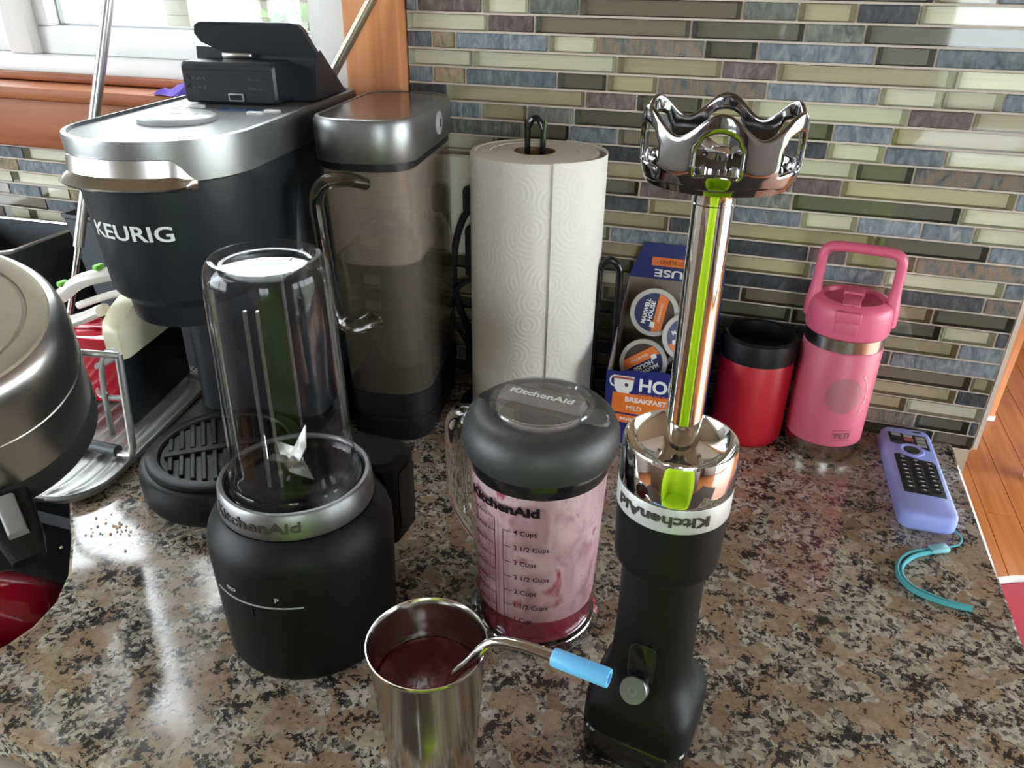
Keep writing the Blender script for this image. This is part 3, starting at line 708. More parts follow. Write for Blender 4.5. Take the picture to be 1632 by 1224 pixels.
# ---- seen past the end of the wall
t = thing('bar_stool', 'red round stool seat with white edge beside the worktop end', 'stool', (0.555, 0.905, -0.92))
mk('cushion', B().lathe([(0, 0.50), (0.20, 0.50), (0.213, 0.515), (0.215, 0.54), (0.205, 0.562), (0.18, 0.57), (0, 0.572)], 48), 'seat', t)
mk('edge_piping', B().tube([(0.214 * cos(a * pi / 24), 0.214 * sin(a * pi / 24), 0.561) for a in range(48)], 0.006, 8, loop=True), 'piping', t)
mk('column', B().lathe([(0.03, 0.02), (0.03, 0.5)], 24), 'chrome', t)
mk('base', B().lathe([(0, 0), (0.19, 0), (0.19, 0.012), (0.06, 0.03), (0, 0.03)], 40), 'chrome', t)
t = thing('dining_chair', 'orange wooden dining chair standing on the hardwood floor past the wall', 'chair', (1.14, 2.62, -0.92), radians(8))
for sx in (-1, 1):
    for sy in (-1, 1):
        lg = mk('leg', B().loft([ring(rrect(0.017, 0.022, 0.003, 2), 0.008), ring(rrect(0.024, 0.032, 0.003, 2), 0.43)]), 'trim', t, (sx * 0.2, sy * 0.2, 0))
        mk('foot_cap', B().loft([ring(rrect(0.021, 0.026, 0.004, 2), 0.0), ring(rrect(0.021, 0.026, 0.004, 2), 0.02)]), 'piping', lg)
mk('seat', B().box((0, 0, 0.445), (0.46, 0.46, 0.03), 0.008), 'trim', t)
for sx in (-1, 1): mk('back_post', B().box((sx * 0.2, 0.2, 0.68), (0.035, 0.03, 0.45), 0.005), 'trim', t)
for i in range(3): mk('back_slat', B().box((0, 0.2, 0.58 + i * 0.13), (0.37, 0.018, 0.06), 0.004), 'trim', t)

# ================================================================== coffee maker
def stad(hw, cy, yb, rb=0.018, n=20):
    pts = [(hw * cos(pi + pi * i / n), cy + hw * sin(pi + pi * i / n)) for i in range(n + 1)]
    pts += [(hw - rb + rb * cos(pi / 2 * i / 5), yb - rb + rb * sin(pi / 2 * i / 5)) for i in range(6)]
    pts += [(-(hw - rb) + rb * cos(pi / 2 + pi / 2 * i / 5), yb - rb + rb * sin(pi / 2 + pi / 2 * i / 5)) for i in range(6)]
    return pts
KA = radians(9)
KU, KV = Vector((cos(KA), sin(KA), 0)), Vector((-sin(KA), cos(KA), 0))
K0 = Vector((-0.458, 0.528, 0))
k = thing('coffee_maker', 'black single-serve coffee maker with silver rim and raised lid beside the water tank', 'coffee maker', K0, KA)
# foot and drip tray
b = B().loft([ring(stad(0.078, 0, 0.256), 0.0), ring(stad(0.081, 0, 0.256), 0.006), ring(stad(0.081, 0, 0.256), 0.026), ring(stad(0.079, 0, 0.256), 0.033), ring(stad(0.075, 0, 0.256), 0.035),
              ring(stad(0.073, 0, 0.254), 0.035)], True, True)
mk('foot', b, 'black', k)
dt = mk('drip_tray', B().lathe([(0.073, 0.035), (0.073, 0.039), (0.070, 0.0405), (0.062, 0.0405), (0.060, 0.038), (0.060, 0.0365), (0, 0.0365)], 56), 'black', k)
for i in range(11):
    x = -0.05 + i * 0.01; h = sqrt(max(0, 0.058 ** 2 - x * x))
    for s in (-1, 1):
        if h - 0.006 > 0.008: mk('grate_bar', B().box((0, s * (h + 0.006) / 2, 0.0385), (0.0045, h - 0.006, 0.004), 0.0008, 1), 'black', dt, (x * cos(0.5), x * sin(0.5), 0), (0, 0, 0.5))
mk('grate_bar', B().box((0, 0, 0.0385), (0.112, 0.009, 0.004), 0.0008, 1), 'black', dt, (0, 0, 0), (0, 0, 0.5))
mk('column', B().loft([ring(rrect(0.070, 0.091, 0.02, 5, 0, 0.164), z) for z in (0.035, 0.3110)]), 'navy', k)
HP = [(0.050, 0.188), (0.0515, 0.191), (0.0525, 0.205), (0.053, 0.2065), (0.0615, 0.214), (0.0635, 0.217), (0.0715, 0.311)]
mk('brew_head', B().loft([ring(stad(r, 0, 0.10 + 0.15 * min(1, (z - 0.188) / 0.1)), z) for r, z in HP]), 'navy', k)
mk('rim_band', B().loft([ring(stad(0.0722, 0, 0.258), 0.3112), ring(stad(0.0735, 0, 0.260), 0.3125), ring(stad(0.0748, 0, 0.262), 0.339), ring(stad(0.0742, 0, 0.2615), 0.3425), ring(stad(0.0705, 0, 0.258), 0.343), ring(stad(0.070, 0, 0.2575), 0.3405)], True, False), 'silver', k)
mk('top_plate', B().loft([ring(stad(0.0698, 0, 0.2573), 0.330), ring(stad(0.0698, 0, 0.2573), 0.3405)]), P('top_grey', (0.15, 0.155, 0.16), 0.35), k)
b = B(); rings = []
for i in range(25):
    t_ = i / 24; a = radians(-142 + 96 * t_); e = min(1, min(t_, 1 - t_) * 7); e = e * e * (3 - 2 * e)
    zt = 0.3135 + 0.0165 * e; prof = [(0.0712, 0.3065), (0.0735, 0.306), (0.0735 + 0.009 * e, 0.3075), (0.0742 + 0.0115 * e, 0.3105 ), (0.0745 + 0.0085 * e, 0.3135), (0.0747 + 0.0035 * e, 0.3135 + 0.004 * e), (0.0750 + 0.0014 * e, zt - 0.0004), (0.0735, zt)]
    rings.append([(r * cos(a), r * sin(a), z) for r, z in prof])
mk('lift_handle', b.loft(rings), 'steel', k)
dial = mk('dial', B().lathe([(0.032, 0.339), (0.032, 0.3440), (0.030, 0.3453), (0.018, 0.3455), (0.0175, 0.3449), (0.017, 0.3455), (0, 0.3457)], 48), P('dial_grey', (0.42, 0.43, 0.43), 0.3), k, (-0.010, 0.036, 0))
mk('dial_mark', B().box((0, 0, 0.3459), (0.010, 0.0012, 0.0004)).box((0, 0, 0.3459), (0.0012, 0.006, 0.0004)), 'greyplast', dial, smooth=False)
for x, y in ((-0.036, 0.088), (-0.030, 0.106), (0.040, 0.078), (0.050, 0.092)):
    mk('button', B().loft([ring(rrect(0.008, 0.004, 0.0035, 4), 0.339), ring(rrect(0.0078, 0.0038, 0.0035, 4), 0.3425), ring(rrect(0.007, 0.003, 0.0029, 4), 0.3430)]), 'ltgrey', k, (x, y, 0))
mk('display', B().loft([ring(rrect(0.020, 0.008, 0.002, 3), 0.339), ring(rrect(0.020, 0.008, 0.002, 3), 0.3409)]), 'screenb', k, (0.014, 0.100, 0), smooth=False)
# raised lid: pod housing in front, handle flap above, arm running back to the hinge
hs = mk('pod_housing', B().loft([[(x, 0.125 + 0.0, z) for x, z in rrect(0.046, 0.018, 0.004, 3, -0.004, 0.360)], [(x, 0.1225, z) for x, z in rrect(0.044, 0.016, 0.003, 3, -0.004, 0.360)]][::-1] + [[(x, 0.19, z) for x, z in rrect(0.046, 0.018, 0.004, 3, -0.004, 0.360)]]), 'navy', k)
mk('seam', B().box((-0.004, 0.1222, 0.3715), (0.088, 0.0006, 0.0008)), 'black', hs, smooth=False)
mk('latch_window', B().box((0.002, 0.1219, 0.348), (0.015, 0.0012, 0.007), 0.001), 'greyplast', hs)
mk('latch_window', B().box((0.002, 0.1213, 0.348), (0.012, 0.0012, 0.0045)), 'black', hs, smooth=False)
for x, z, s_ in ((-0.044, 0.3645, 1), (-0.044, 0.3565, 1), (0.033, 0.3645, -1), (0.033, 0.3565, -1)):   # faint raised warning triangles with a worn line of writing
    b = B().tube([(x - 0.0026, 0.1222, z - 0.0022), (x + 0.0026, 0.1222, z - 0.0022), (x, 0.1222, z + 0.0026)], 0.00028, 5, loop=True)
    for i in range(7):
        h = random.choice((0.0014, 0.0020, 0.0026)); b.box((x + s_ * (0.0052 + i * 0.0019), 0.1222, z - 0.0012 + h / 2 - 0.0004), (0.0007 if i % 3 else 0.0013, 0.0004, h))
    mk('warning_mark', b, 'bin', hs, smooth=False)
fl = [(-0.028, 0.384), (-0.047, 0.392), (-0.052, 0.400), (-0.050, 0.407), (-0.044, 0.410), (0.045, 0.4105), (0.053, 0.409), (0.058, 0.404), (0.064, 0.391), (0.068, 0.384), (0.066, 0.376), (-0.018, 0.376)]
def plate(pts, f0, f1): return B().loft([[f0(x, z) for x, z in pts], [f1(x, z) for x, z in pts]])
lid_flap = plate(fl, lambda x, z: (x, 0.165 - (z - 0.376) * 0.15, z), lambda x, z: (x, 0.173 - (z - 0.376) * 0.15, z))
lf = mk('lid_flap', lid_flap, 'navy', k, ang=50)
mk('lid_lining', B().box((-0.01, 0.160, 0.381), (0.03, 0.006, 0.006), 0.002), 'steel', lf)
arm = [(0.158, 0.342), (0.165, 0.388), (0.180, 0.390), (0.236, 0.350), (0.243, 0.3412)]
mk('lid_arm', B().loft([[(x, y, z - (0.004 if abs(x) > 0.055 else 0) * (z > 0.345)) for y, z in arm] for x in (-0.054, -0.048, 0.058, 0.066)]), 'navy', k)
def headr(z): return lerp_prof(HP)(z)
mk('brand_lettering', wrap(text('KEURIG', 0.02, 0.0003, 0.0002, width=0.072, height=0.0125), headr, 0.273, radians(-5)), 'ltgrey', k, smooth=False)

# ------------------------------------------------------------------ water tank
RP = K0 + KU * 0.134 + KV * 0.18
k = thing('water_tank', 'smoked clear water tank with silver lid and clear handle beside the coffee maker', 'water tank', RP, KA)
def trr(z, g=0.0):
    f = max(0.0, min(1.0, (z - 0.05) / 0.25)); y0, y1 = -0.084 - 0.030 * f, 0.084
    return ring(rrect(0.0465 - g, (y1 - y0) / 2 - g, 0.034 - g * 0.8, 8, 0, (y0 + y1) / 2), z)
mk('foot', B().loft([trr(0.0, 0.003), trr(0.004, 0.001), trr(0.026, 0.001), trr(0.028, 0.003), trr(0.0285, 0.003)]), 'black', k)
mk('base_cup', B().loft([trr(0.0285, 0.003), trr(0.031, 0), trr(0.058, 0), trr(0.059, 0.0015)]), 'black', k)
mk('tank_wall', B().loft([trr(0.059, 0.001), trr(0.14, 0.001), trr(0.22, 0.001), trr(0.297, 0.001)], False, False), 'smoke', k)
mk('water', B().loft([trr(0.060, 0.004), trr(0.14, 0.004), trr(0.205, 0.004)]), 'water', k)
mk('fogged_liner', B().loft([trr(0.206, 0.0035), trr(0.296, 0.0035)], False, False), 'fog', k)
mk('filter_tube', B().lathe([(0.026, 0.062), (0.028, 0.066), (0.028, 0.075), (0.024, 0.078), (0.022, 0.20), (0.012, 0.205)], 32), clear('filter_plastic', (0.72, 0.70, 0.62), 1.3, haze=0.25, hazecol=(0.30, 0.28, 0.22)), k, (0, 0.0, 0))
mk('seal', B().loft([trr(0.297, 0.002), trr(0.304, 0.002)]), 'black', k)
ld = mk('tank_lid', B().loft([trr(0.304, 0.0), trr(0.305, -0.0006), trr(0.337, -0.0006), trr(0.3405, 0.001), trr(0.3412, 0.004), trr(0.3402, 0.0045)], True, False), 'silver', k)
mk('lid_panel', B().loft([trr(0.335, 0.0046), trr(0.3404, 0.0046)]), P('dark_gloss_lid', (0.10, 0.09, 0.09), 0.16, 0.3), ld)
mk('lid_button', B().lathe([(0, 0.0012), (0.009, 0.0012), (0.0095, 0.0006), (0.011, 0.0006), (0.0115, -0.002)], 32), 'greyplast', ld, (0.0478, 0.0, 0.323), (0, radians(90), 0))
mk('keyhole', B().loft([ring(rrect(0.0014, 0.004, 0.0013, 4), 0), ring(rrect(0.0014, 0.004, 0.0013, 4), 0.0006)]), 'black', ld, (0.0491, 0.0, 0.323), (radians(90), 0, radians(90)))
hp = [(0.004, -0.106, 0.286), (-0.010, -0.118, 0.291), (-0.026, -0.126, 0.289), (-0.034, -0.128, 0.276), (-0.034, -0.127, 0.25), (-0.032, -0.124, 0.20), (-0.029, -0.120, 0.165), (-0.024, -0.117, 0.152), (-0.012, -0.112, 0.147), (0.002, -0.096, 0.152)]
mk('tank_handle', B().tube(spline(hp, 5), 0.0085, 12, flat=(1.25, 0.75)), 'glassr', k)

# ================================================================== personal blender
k = thing('personal_blender', 'black personal blender base with an upturned clear cup and steel blades', 'blender', (-0.279, 0.386, 0), radians(-2))
bl0 = k
body = [(0.054, 0.0), (0.0585, 0.002), (0.0598, 0.006), (0.0622, 0.100), (0.0618, 0.112), (0.0600, 0.120), (0.0535, 0.134), (0.0515, 0.136)]
mk('base', B().lathe([(0, 0.0)] + body + [(0.046, 0.1365), (0, 0.1365)], 72), 'blackmatte', k)
mk('ring_band', B().lathe([(0.0508, 0.1366), (0.0512, 0.140), (0.0498, 0.157), (0.0485, 0.1588), (0.0462, 0.1588), (0.0455, 0.157), (0.0455, 0.137), (0.0508, 0.1366)], 72), 'silver', k)
mk('well', B().lathe([(0.0453, 0.137), (0.0453, 0.155), (0.0435, 0.157), (0.0425, 0.152), (0.040, 0.150), (0, 0.150)], 64), 'gloss', k)
cup_p = [(0.0412, 0.153), (0.0418, 0.156), (0.0418, 0.160), (0.0408, 0.162), (0.0412, 0.164), (0.0412, 0.168), (0.0398, 0.171), (0.0396, 0.176), (0.0375, 0.245), (0.0366, 0.292), (0.0362, 0.298), (0.0348, 0.304), (0.0315, 0.3085),
         (0.0290, 0.3088), (0.0275, 0.3070), (0.0262, 0.3045), (0.0240, 0.3040), (0.0150, 0.3062), (0.0, 0.3072)]
cup_i = [(0.0, 0.3020), (0.0200, 0.3010), (0.0300, 0.2990), (0.0335, 0.2960), (0.0345, 0.290), (0.0355, 0.245), (0.0372, 0.176), (0.0378, 0.160), (0.0380, 0.153), (0.0412, 0.153)]
cup = mk('blender_cup', B().lathe(cup_p, 72), 'clear', k)
mk('cup_inner_wall', B().lathe(cup_i, 72), 'clearin', cup)
for a in (-78, -66, 24, 114, 204):
    r0, r1 = 0.0350, 0.0368
    mk('rib', B().loft([[((r + dr) * cos(radians(a)) - w * sin(radians(a)), (r + dr) * sin(radians(a)) + w * cos(radians(a)), z) for dr, w in ((0, -0.0011), (-0.0022, -0.0006), (-0.0022, 0.0006), (0, 0.0011))] for r, z in ((0.0368, 0.172), (0.0352, 0.245), (0.0342, 0.287))]), 'clear2', cup)
hub = mk('blade_hub', B().lathe([(0.011, 0.150), (0.011, 0.158), (0.008, 0.160), (0.008, 0.166), (0, 0.166)], 32), 'gloss', k)
bl = mk('blade', B().lathe([(0.0072, 0.1662), (0.0072, 0.1674), (0.003, 0.1676), (0.003, 0.169), (0, 0.169)], 6), 'steel', k)
for a, tilt, L_ in ((60, 1.0, 0.025), (140, 0.10, 0.027), (235, 0.55, 0.022), (-40, 0.05, 0.030)):
    R_ = Matrix.Rotation(radians(a), 4, 'Z') @ Matrix.Rotation(-tilt, 4, 'Y')
    pts = [(0.003, -0.0068), (0.013, -0.0060), (L_, 0.0045), (0.013, 0.0055), (0.003, 0.0062)]
    bb = B().loft([[R_ @ Vector((x, y, z)) + Vector((0, 0, 0.1668)) for x, y in pts] for z in (-0.0004, 0.0006)])
    mk('blade_wing', bb, 'steel', bl)
bt = mk('battery_pack', B().loft([[(x, y, z) for x, y in rrect(0.030 - g, 0.022 - g, 0.010, 5, 0.012, 0.072)] for z, g in ((0.045, 0.002), (0.048, 0.0), (0.127, 0.0), (0.132, 0.004))]), 'blackmatte', k)
mk('battery_panel', B().loft([[(0.0421 + d, y, z) for y, z in rrect(0.012, 0.030, 0.004, 4, 0.074, 0.088)] for d in (0, 0.0008)]), 'black', bt)
bodyr = lerp_prof(body)
mk('brand_lettering', wrap(text('KitchenAid', 0.02, 0.0004, 0.0003, width=0.066, height=0.0092), lambda z: 0.0512 - (z - 0.14) * 0.082, 0.1485, radians(-1)), 'engr', k, smooth=False)
def arcstrip(r, a0, a1, z0, z1, d=0.0005, n=24):
    return B().loft([[((r + e) * cos(-pi / 2 + a0 + (a1 - a0) * i / n), (r + e) * sin(-pi / 2 + a0 + (a1 - a0) * i / n), z) for e, z in ((0, z0), (d, z0), (d, z1), (0, z1))] for i in range(n + 1)])
mk('button_groove', arcstrip(0.0610, radians(-30), radians(32), 0.0815, 0.0830, 0.0010), 'greyplast', k)
mk('button', arcstrip(0.0608, radians(-30), radians(0.5), 0.070, 0.0812, 0.0012), 'blackmatte', k)
mk('button', arcstrip(0.0608, radians(1.5), radians(32), 0.070, 0.0812, 0.0012), 'blackmatte', k)
mk('pulse_letter', wrap(text('P', 0.006, 0.0001, 0.0001), bodyr, 0.0905, radians(17)), 'iconw', k, smooth=False)
mk('power_icon', wrap(text('D|O', 0.0045, 0.0, 0.0001), bodyr, 0.0905, radians(-14)), 'iconw', k, smooth=False)

ZM = [(0, 0), (0.115, 0.1025), (0.157, 0.1385), (0.174, 0.1555), (0.300, 0.2900), (0.32, 0.3095)]
def zmap(z):
    for (a0, b0), (a1, b1) in zip(ZM[:-1], ZM[1:]):
        if z <= a1: return b0 + (b1 - b0) * (z - a0) / (a1 - a0)
    return z
def reshape(root, f):
    for o in [c for c in root.children] + [g for c in root.children for g in c.children]:
        for v in o.data.vertices: v.co = f(v.co)
reshape(bl0, lambda c: Vector((c.x * 1.062, c.y * 1.062, zmap(c.z))))

# ================================================================== smoothie jar
k = thing('blending_jar', 'clear measuring jar with charcoal lid, pink smoothie film and dark berry smoothie inside', 'jar', (-0.118, 0.452, 0), radians(-16.5))
jo = [(0.0452, 0.0050), (0.0465, 0.020), (0.0515, 0.150)]
jr = lerp_prof(jo)
b = B().lathe([(0, 0.003), (0.043, 0.003), (0.0500, 0.0), (0.0512, 0.002), (0.0505, 0.005), (0.0452, 0.0062), (0.0465, 0.020), (0.0490, 0.085), (0.0512, 0.146), (0.0528, 0.1505), (0.0520, 0.1535)], 80)
SP = radians(16.5) + radians(17)
for v in b.bm.verts:                      # pouring lip on the right
    if v.co.z > 0.115:
        a = atan2(v.co.y, v.co.x) - SP; a = (a + pi) % (2 * pi) - pi
        w = max(0, 1 - abs(a) / 0.42) ** 1.5 * (v.co.z - 0.115) / 0.035
        v.co.x += cos(SP) * 0.010 * w; v.co.y += sin(SP) * 0.010 * w
jw = mk('jar_wall', b, 'clear', k)
mk('base_ring', B().lathe([(0.0470, 0.0066), (0.0515, 0.0062), (0.0522, 0.0045), (0.0520, 0.0015), (0.0505, 0.0004), (0.0470, 0.0030), (0.0470, 0.0066)], 80), 'glassr', k)
mk('smoothie_film', B().lathe([(jr(0.020) - 0.0018, 0.020), (jr(0.06) - 0.0018, 0.06), (jr(0.10) - 0.0018, 0.10), (jr(0.1465) - 0.0018, 0.1465)], 80), 'film', k)
mk('smoothie', B().lathe([(0, 0.0065), (0.0438, 0.0065), (jr(0.015) - 0.0015, 0.015), (jr(0.0275) - 0.0015, 0.0280), (jr(0.027) - 0.004, 0.0272), (0, 0.0268)], 64), 'smoothie', k)
lid = mk('lid', B().lathe([(0.0335, 0.1790), (0.0345, 0.1855), (0.040, 0.1868), (0.0470, 0.1848), (0.0525, 0.1795), (0.0556, 0.1715), (0.0560, 0.1640), (0.0545, 0.1570), (0.0528, 0.1545), (0.045, 0.1545)], 80), 'lid', k)
mk('gasket', B().lathe([(0.0492, 0.1415), (0.0497, 0.1425), (0.0500, 0.1500), (0.0490, 0.1545), (0.040, 0.1545), (0.040, 0.1415), (0.0492, 0.1415)], 72), 'gloss', lid)
mk('finger_recess', B().lathe([(0.0, 0.0006), (0.006, 0.0006), (0.0078, 0.0004), (0.0082, -0.0006)], 28), 'black', lid, (0.0395 * cos(radians(192)), 0.0395 * sin(radians(192)), 0.1866), (0, radians(-4), 0))
mk('pour_opening', B().lathe([(0.0, 0.0008), (0.0085, 0.0008), (0.0095, 0.0016), (0.0102, 0.0014), (0.0106, -0.002)], 28), P('smoky_spout', (0.14, 0.14, 0.14), 0.25), lid, (0.0385 * cos(radians(12)), 0.0385 * sin(radians(12)), 0.1862), (0, radians(5), 0))
cap = mk('cap', B().lathe([(0.0330, 0.1800), (0.0362, 0.1880), (0.0366, 0.1905), (0.0358, 0.1918), (0.0335, 0.1915), (0.0322, 0.1895), (0, 0.1890)], 64), 'clear2', k)
mk('cap_well', B().lathe([(0.0318, 0.1885), (0.0300, 0.1790), (0, 0.1780)], 48), clear('cap_inner', (0.82, 0.78, 0.76), 1.2, haze=0.40, hazecol=(0.62, 0.53, 0.50)), cap)
ba = radians(-16.5) - radians(-16.5) + radians(10) * 0 - radians(0)
cb = mk('cap_bar', B().loft([[(x, y * w, z) for x, z in ((-0.031 + 0.0, 0.1895), (-0.029, 0.1950), (0.029, 0.1950), (0.031, 0.1895))] for y, w in ((-0.0065, 1), (-0.005, 1), (0.005, 1), (0.0065, 1))]), clear('cap_bar_clear', (0.9, 0.89, 0.88), 1.5, haze=0.12, hazecol=(0.75, 0.72, 0.7)), cap, (0, 0, 0), (0, 0, radians(10)))
mk('brand_lettering', xf(text('KitchenAid', 0.01, 0.0002, 0.0002, width=0.046, height=0.0062), Matrix.Translation((0, 0, 0.1953))), 'ltgrey', cb, smooth=False)
HA = radians(178)
hpts = [(0.045, 0.1555), (0.060, 0.1570), (0.072, 0.1555), (0.0785, 0.148), (0.0795, 0.135), (0.0790, 0.105), (0.0785, 0.085), (0.0745, 0.069), (0.064, 0.056), (0.0525, 0.047), (0.0465, 0.043)]
mk('jar_handle', B().tube(spline([(r * cos(HA), r * sin(HA), z) for r, z in hpts], 5), 0.0085, 14, flat=(1.0, 1.0)), 'glassr', k)
mk('brand_lettering', wrap(text('KitchenAid', 0.01, 0.0005, 0.0001, width=0.058, height=0.0082), jr, 0.1325, radians(0)), 'ink', k, smooth=False)
def scale_line(x, z0, z1, w=0.0006):
    return wrap_box(x - w / 2, x + w / 2, z0, z1)
def wrap_box(x0, x1, z0, z1, n=3):
    b = B(); g = [[None] * (n + 1) for _ in range(n + 1)]
    for i in range(n + 1):
        for j in range(n + 1):
            x = x0 + (x1 - x0) * i / n; z = z0 + (z1 - z0) * j / n; r = jr(z) + 0.0003; t_ = -pi / 2 + x / jr(z)
            g[i][j] = b.bm.verts.new((r * cos(t_), r * sin(t_), z))
    for i in range(n):
        for j in range(n): b.bm.faces.new((g[i][j], g[i + 1][j], g[i + 1][j + 1], g[i][j + 1]))
    return b
mk('scale_line', scale_line(-0.0045, 0.012, 0.1205), 'ink', k, smooth=False)
mk('scale_line', scale_line(0.0025, 0.012, 0.1135), 'ink', k, smooth=False)
for i in range(9):
    z = 0.1205 - i * 0.0118
    mk('scale_mark', wrap_box(-0.0110, -0.0045, z - 0.0003, z + 0.0003), 'ink', k, smooth=False)
    mk('scale_lettering', wrap(text('%dml' % (1000 - 100 * i), 0.0054, 0.00008, 0.0), jr, z, -0.0195 / 0.05), 'ink', k, smooth=False)
for i, s in enumerate(('4 Cups', '3 1/2 Cups', '3 Cups', '2 1/2 Cups', '2 Cups', '1 1/2 Cups', '1 Cup')):
    z = 0.1132 - i * 0.0138
    mk('scale_mark', wrap_box(0.0025, 0.0085, z - 0.0003, z + 0.0003), 'ink', k, smooth=False)
    me = text(s, 0.0058, 0.00010, 0.0, align='LEFT')
    for v in me.vertices: v.co.x += 0.0105
    mk('scale_lettering', wrap(me, jr, z), 'ink', k, smooth=False)

# ================================================================== immersion blender, standing upside down
k = thing('immersion_blender', 'black cordless immersion blender standing upside down with its steel shaft pointing up', 'immersion blender', (-0.017, 0.3633, 0), radians(-10))
im0 = k
def sq(h, r, z): return ring(rrect(h, h, r, 8), z)
mk('battery_foot', B().loft([sq(0.0310, 0.012, 0), sq(0.0330, 0.014, 0.003), sq(0.0335, 0.014, 0.026), sq(0.0326, 0.014, 0.0275)]), 'gloss', k)
mk('battery_housing', B().loft([sq(0.0326, 0.014, 0.0275), sq(0.0337, 0.015, 0.0290), sq(0.0333, 0.016, 0.048), sq(0.0322, 0.018, 0.054), sq(0.0295, 0.020, 0.060), sq(0.0265, 0.022, 0.067), sq(0.0250, 0.0245, 0.076), sq(0.0245, 0.0244, 0.086)]), 'blackmatte', k)
mk('grip', B().lathe([(0.0245, 0.086), (0.0238, 0.11), (0.0236, 0.160)], 56), 'blackmatte', k)
mk('collar', B().lathe([(0.0236, 0.158), (0.0275, 0.159), (0.0292, 0.162), (0.0296, 0.168), (0.0303, 0.1975)], 64), 'blackmatte', k)
mk('silver_band', B().lathe([(0.0303, 0.1976), (0.0307, 0.198), (0.0309, 0.2125), (0.0306, 0.213)], 64), P('pale_silver', (0.50, 0.50, 0.50), 0.42, 0.35), k)
mk('chrome_dish', B().lathe([(0.0304, 0.2131), (0.0308, 0.2145), (0.0304, 0.236), (0.0296, 0.2382), (0.0286, 0.2380), (0.0275, 0.2355), (0.024, 0.2305), (0.018, 0.2270), (0.012, 0.2265), (0.0098, 0.229), (0.0092, 0.233)], 72), 'chrome', k)
mk('shaft', B().lathe([(0.0092, 0.2325), (0.0092, 0.361), (0.0089, 0.3614), (0.0092, 0.3618), (0.0092, 0.366), (0.0100, 0.369)], 48), 'chrome', k)
# bell guard with scalloped rim and openings
b = B(); NT, NZ = 120, 12; NL = 6; grid = []
for j in range(NZ + 1):
    row = []
    for i in range(NT):
        a = 2 * pi * i / NT; ph = (a * NL / (2 * pi)) % 1.0
        top = 0.4000 + 0.0052 * cos(2 * pi * (ph - 0.5) + 0) ** 1 * 1.0
        z = 0.373 + (top - 0.373) * j / NZ
        r = 0.0325 + 0.0028 * min(1, j / 4.0) + 0.0008 * cos(2 * pi * (ph - 0.5))
        row.append(b.bm.verts.new((r * cos(a), r * sin(a), z)))
    grid.append(row)
for j in range(NZ):
    for i in range(NT):
        ph = ((i + 0.5) / NT * NL) % 1.0
        if 0.24 < ph < 0.76 and 3 <= j < 8: continue
        if (0.30 < ph < 0.70) and j == 8: continue
        i2 = (i + 1) % NT
        b.bm.faces.new((grid[j][i], grid[j][i2], grid[j + 1][i2], grid[j + 1][i]))
bell = mk('bell_guard', b, 'dchrome', k, (0, 0, 0), (0, 0, radians(12)), ang=60)
md = bell.modifiers.new('thickness', 'SOLIDIFY'); md.thickness = 0.0022; md.offset = -1
md = bell.modifiers.new('rounding', 'SUBSURF'); md.levels = 1; md.render_levels = 1
mk('bell_floor', B().lathe([(0.0098, 0.3675), (0.016, 0.3690), (0.027, 0.3700), (0.0318, 0.3715), (0.0330, 0.3745), (0.031, 0.3762), (0.015, 0.3755), (0, 0.378)], 64), 'dchrome', k)
bn = mk('bell_blade_nut', B().lathe([(0.006, 0.376), (0.006, 0.384), (0.004, 0.3865), (0, 0.3870)], 24), 'chrome', k)
for a in (20, 140, 260):
    R_ = Matrix.Rotation(radians(a), 4, 'Z') @ Matrix.Rotation(radians(-14), 4, 'Y')
    mk('bell_blade', B().loft([[R_ @ Vector((x, y, z)) + Vector((0, 0, 0.383)) for x, y in ((0.002, -0.004), (0.016, -0.0035), (0.022, 0.002), (0.010, 0.004), (0.002, 0.004))] for z in (0, 0.0009)]), 'steel', bn)
mk('brand_lettering', wrap(text('KitchenAid', 0.01, 0.0003, 0.0002, width=0.054, height=0.0066), 0.0308, 0.2055, radians(1.5), flip=True), 'engr', k, smooth=False)
sw = B().loft([[(x, -sqrt(max(1e-6, 0.0243 ** 2 - x * x)) - d, z) for x, z in rrect(0.0082 - g, 0.0165 - g, 0.006 - g * 0.5, 5, 0, 0.0935)] for d, g in ((-0.001, 0), (0.0008, 0), (0.0012, 0.0008))])
mk('lock_switch', sw, 'gloss', k)
bt_ = mk('power_button', B().lathe([(0.0076, -0.010), (0.0082, 0.0), (0.0084, 0.0070), (0.0080, 0.0078), (0, 0.0080)], 36), 'silver', k, (-0.001, -0.0265, 0.0745), (radians(58), 0, 0))
mk('power_icon', B().tube([(0.0024 * cos(radians(a)), 0.0024 * sin(radians(a)), 0.0081) for a in range(120, 421, 20)], 0.0003, 6), 'greyplast', bt_)

ZM = [(0, 0), (0.081, 0.0745), (0.156, 0.150), (0.238, 0.2335), (0.366, 0.365), (0.41, 0.409)]
for o in im0.children:
    if o.name.startswith('power_button'): o.location.z -= 0.006; continue
    for q in [o] + list(o.children):
        for v in q.data.vertices: v.co = Vector((v.co.x * 1.02, v.co.y * 1.02, zmap(v.co.z)))

def wrap_marks(r, z0, a0):
    b = B()
    for i in range(4):
        t_ = -pi / 2 + a0 + (i - 1.5) * 0.055; b.box(((r + 0.0003) * cos(t_), (r + 0.0003) * sin(t_), z0 + 0.0006 * i), (0.0011, 0.0006, 0.0026 if i % 2 else 0.0014), rot=Matrix.Rotation(t_ + pi / 2, 3, 'Z'))
    return b
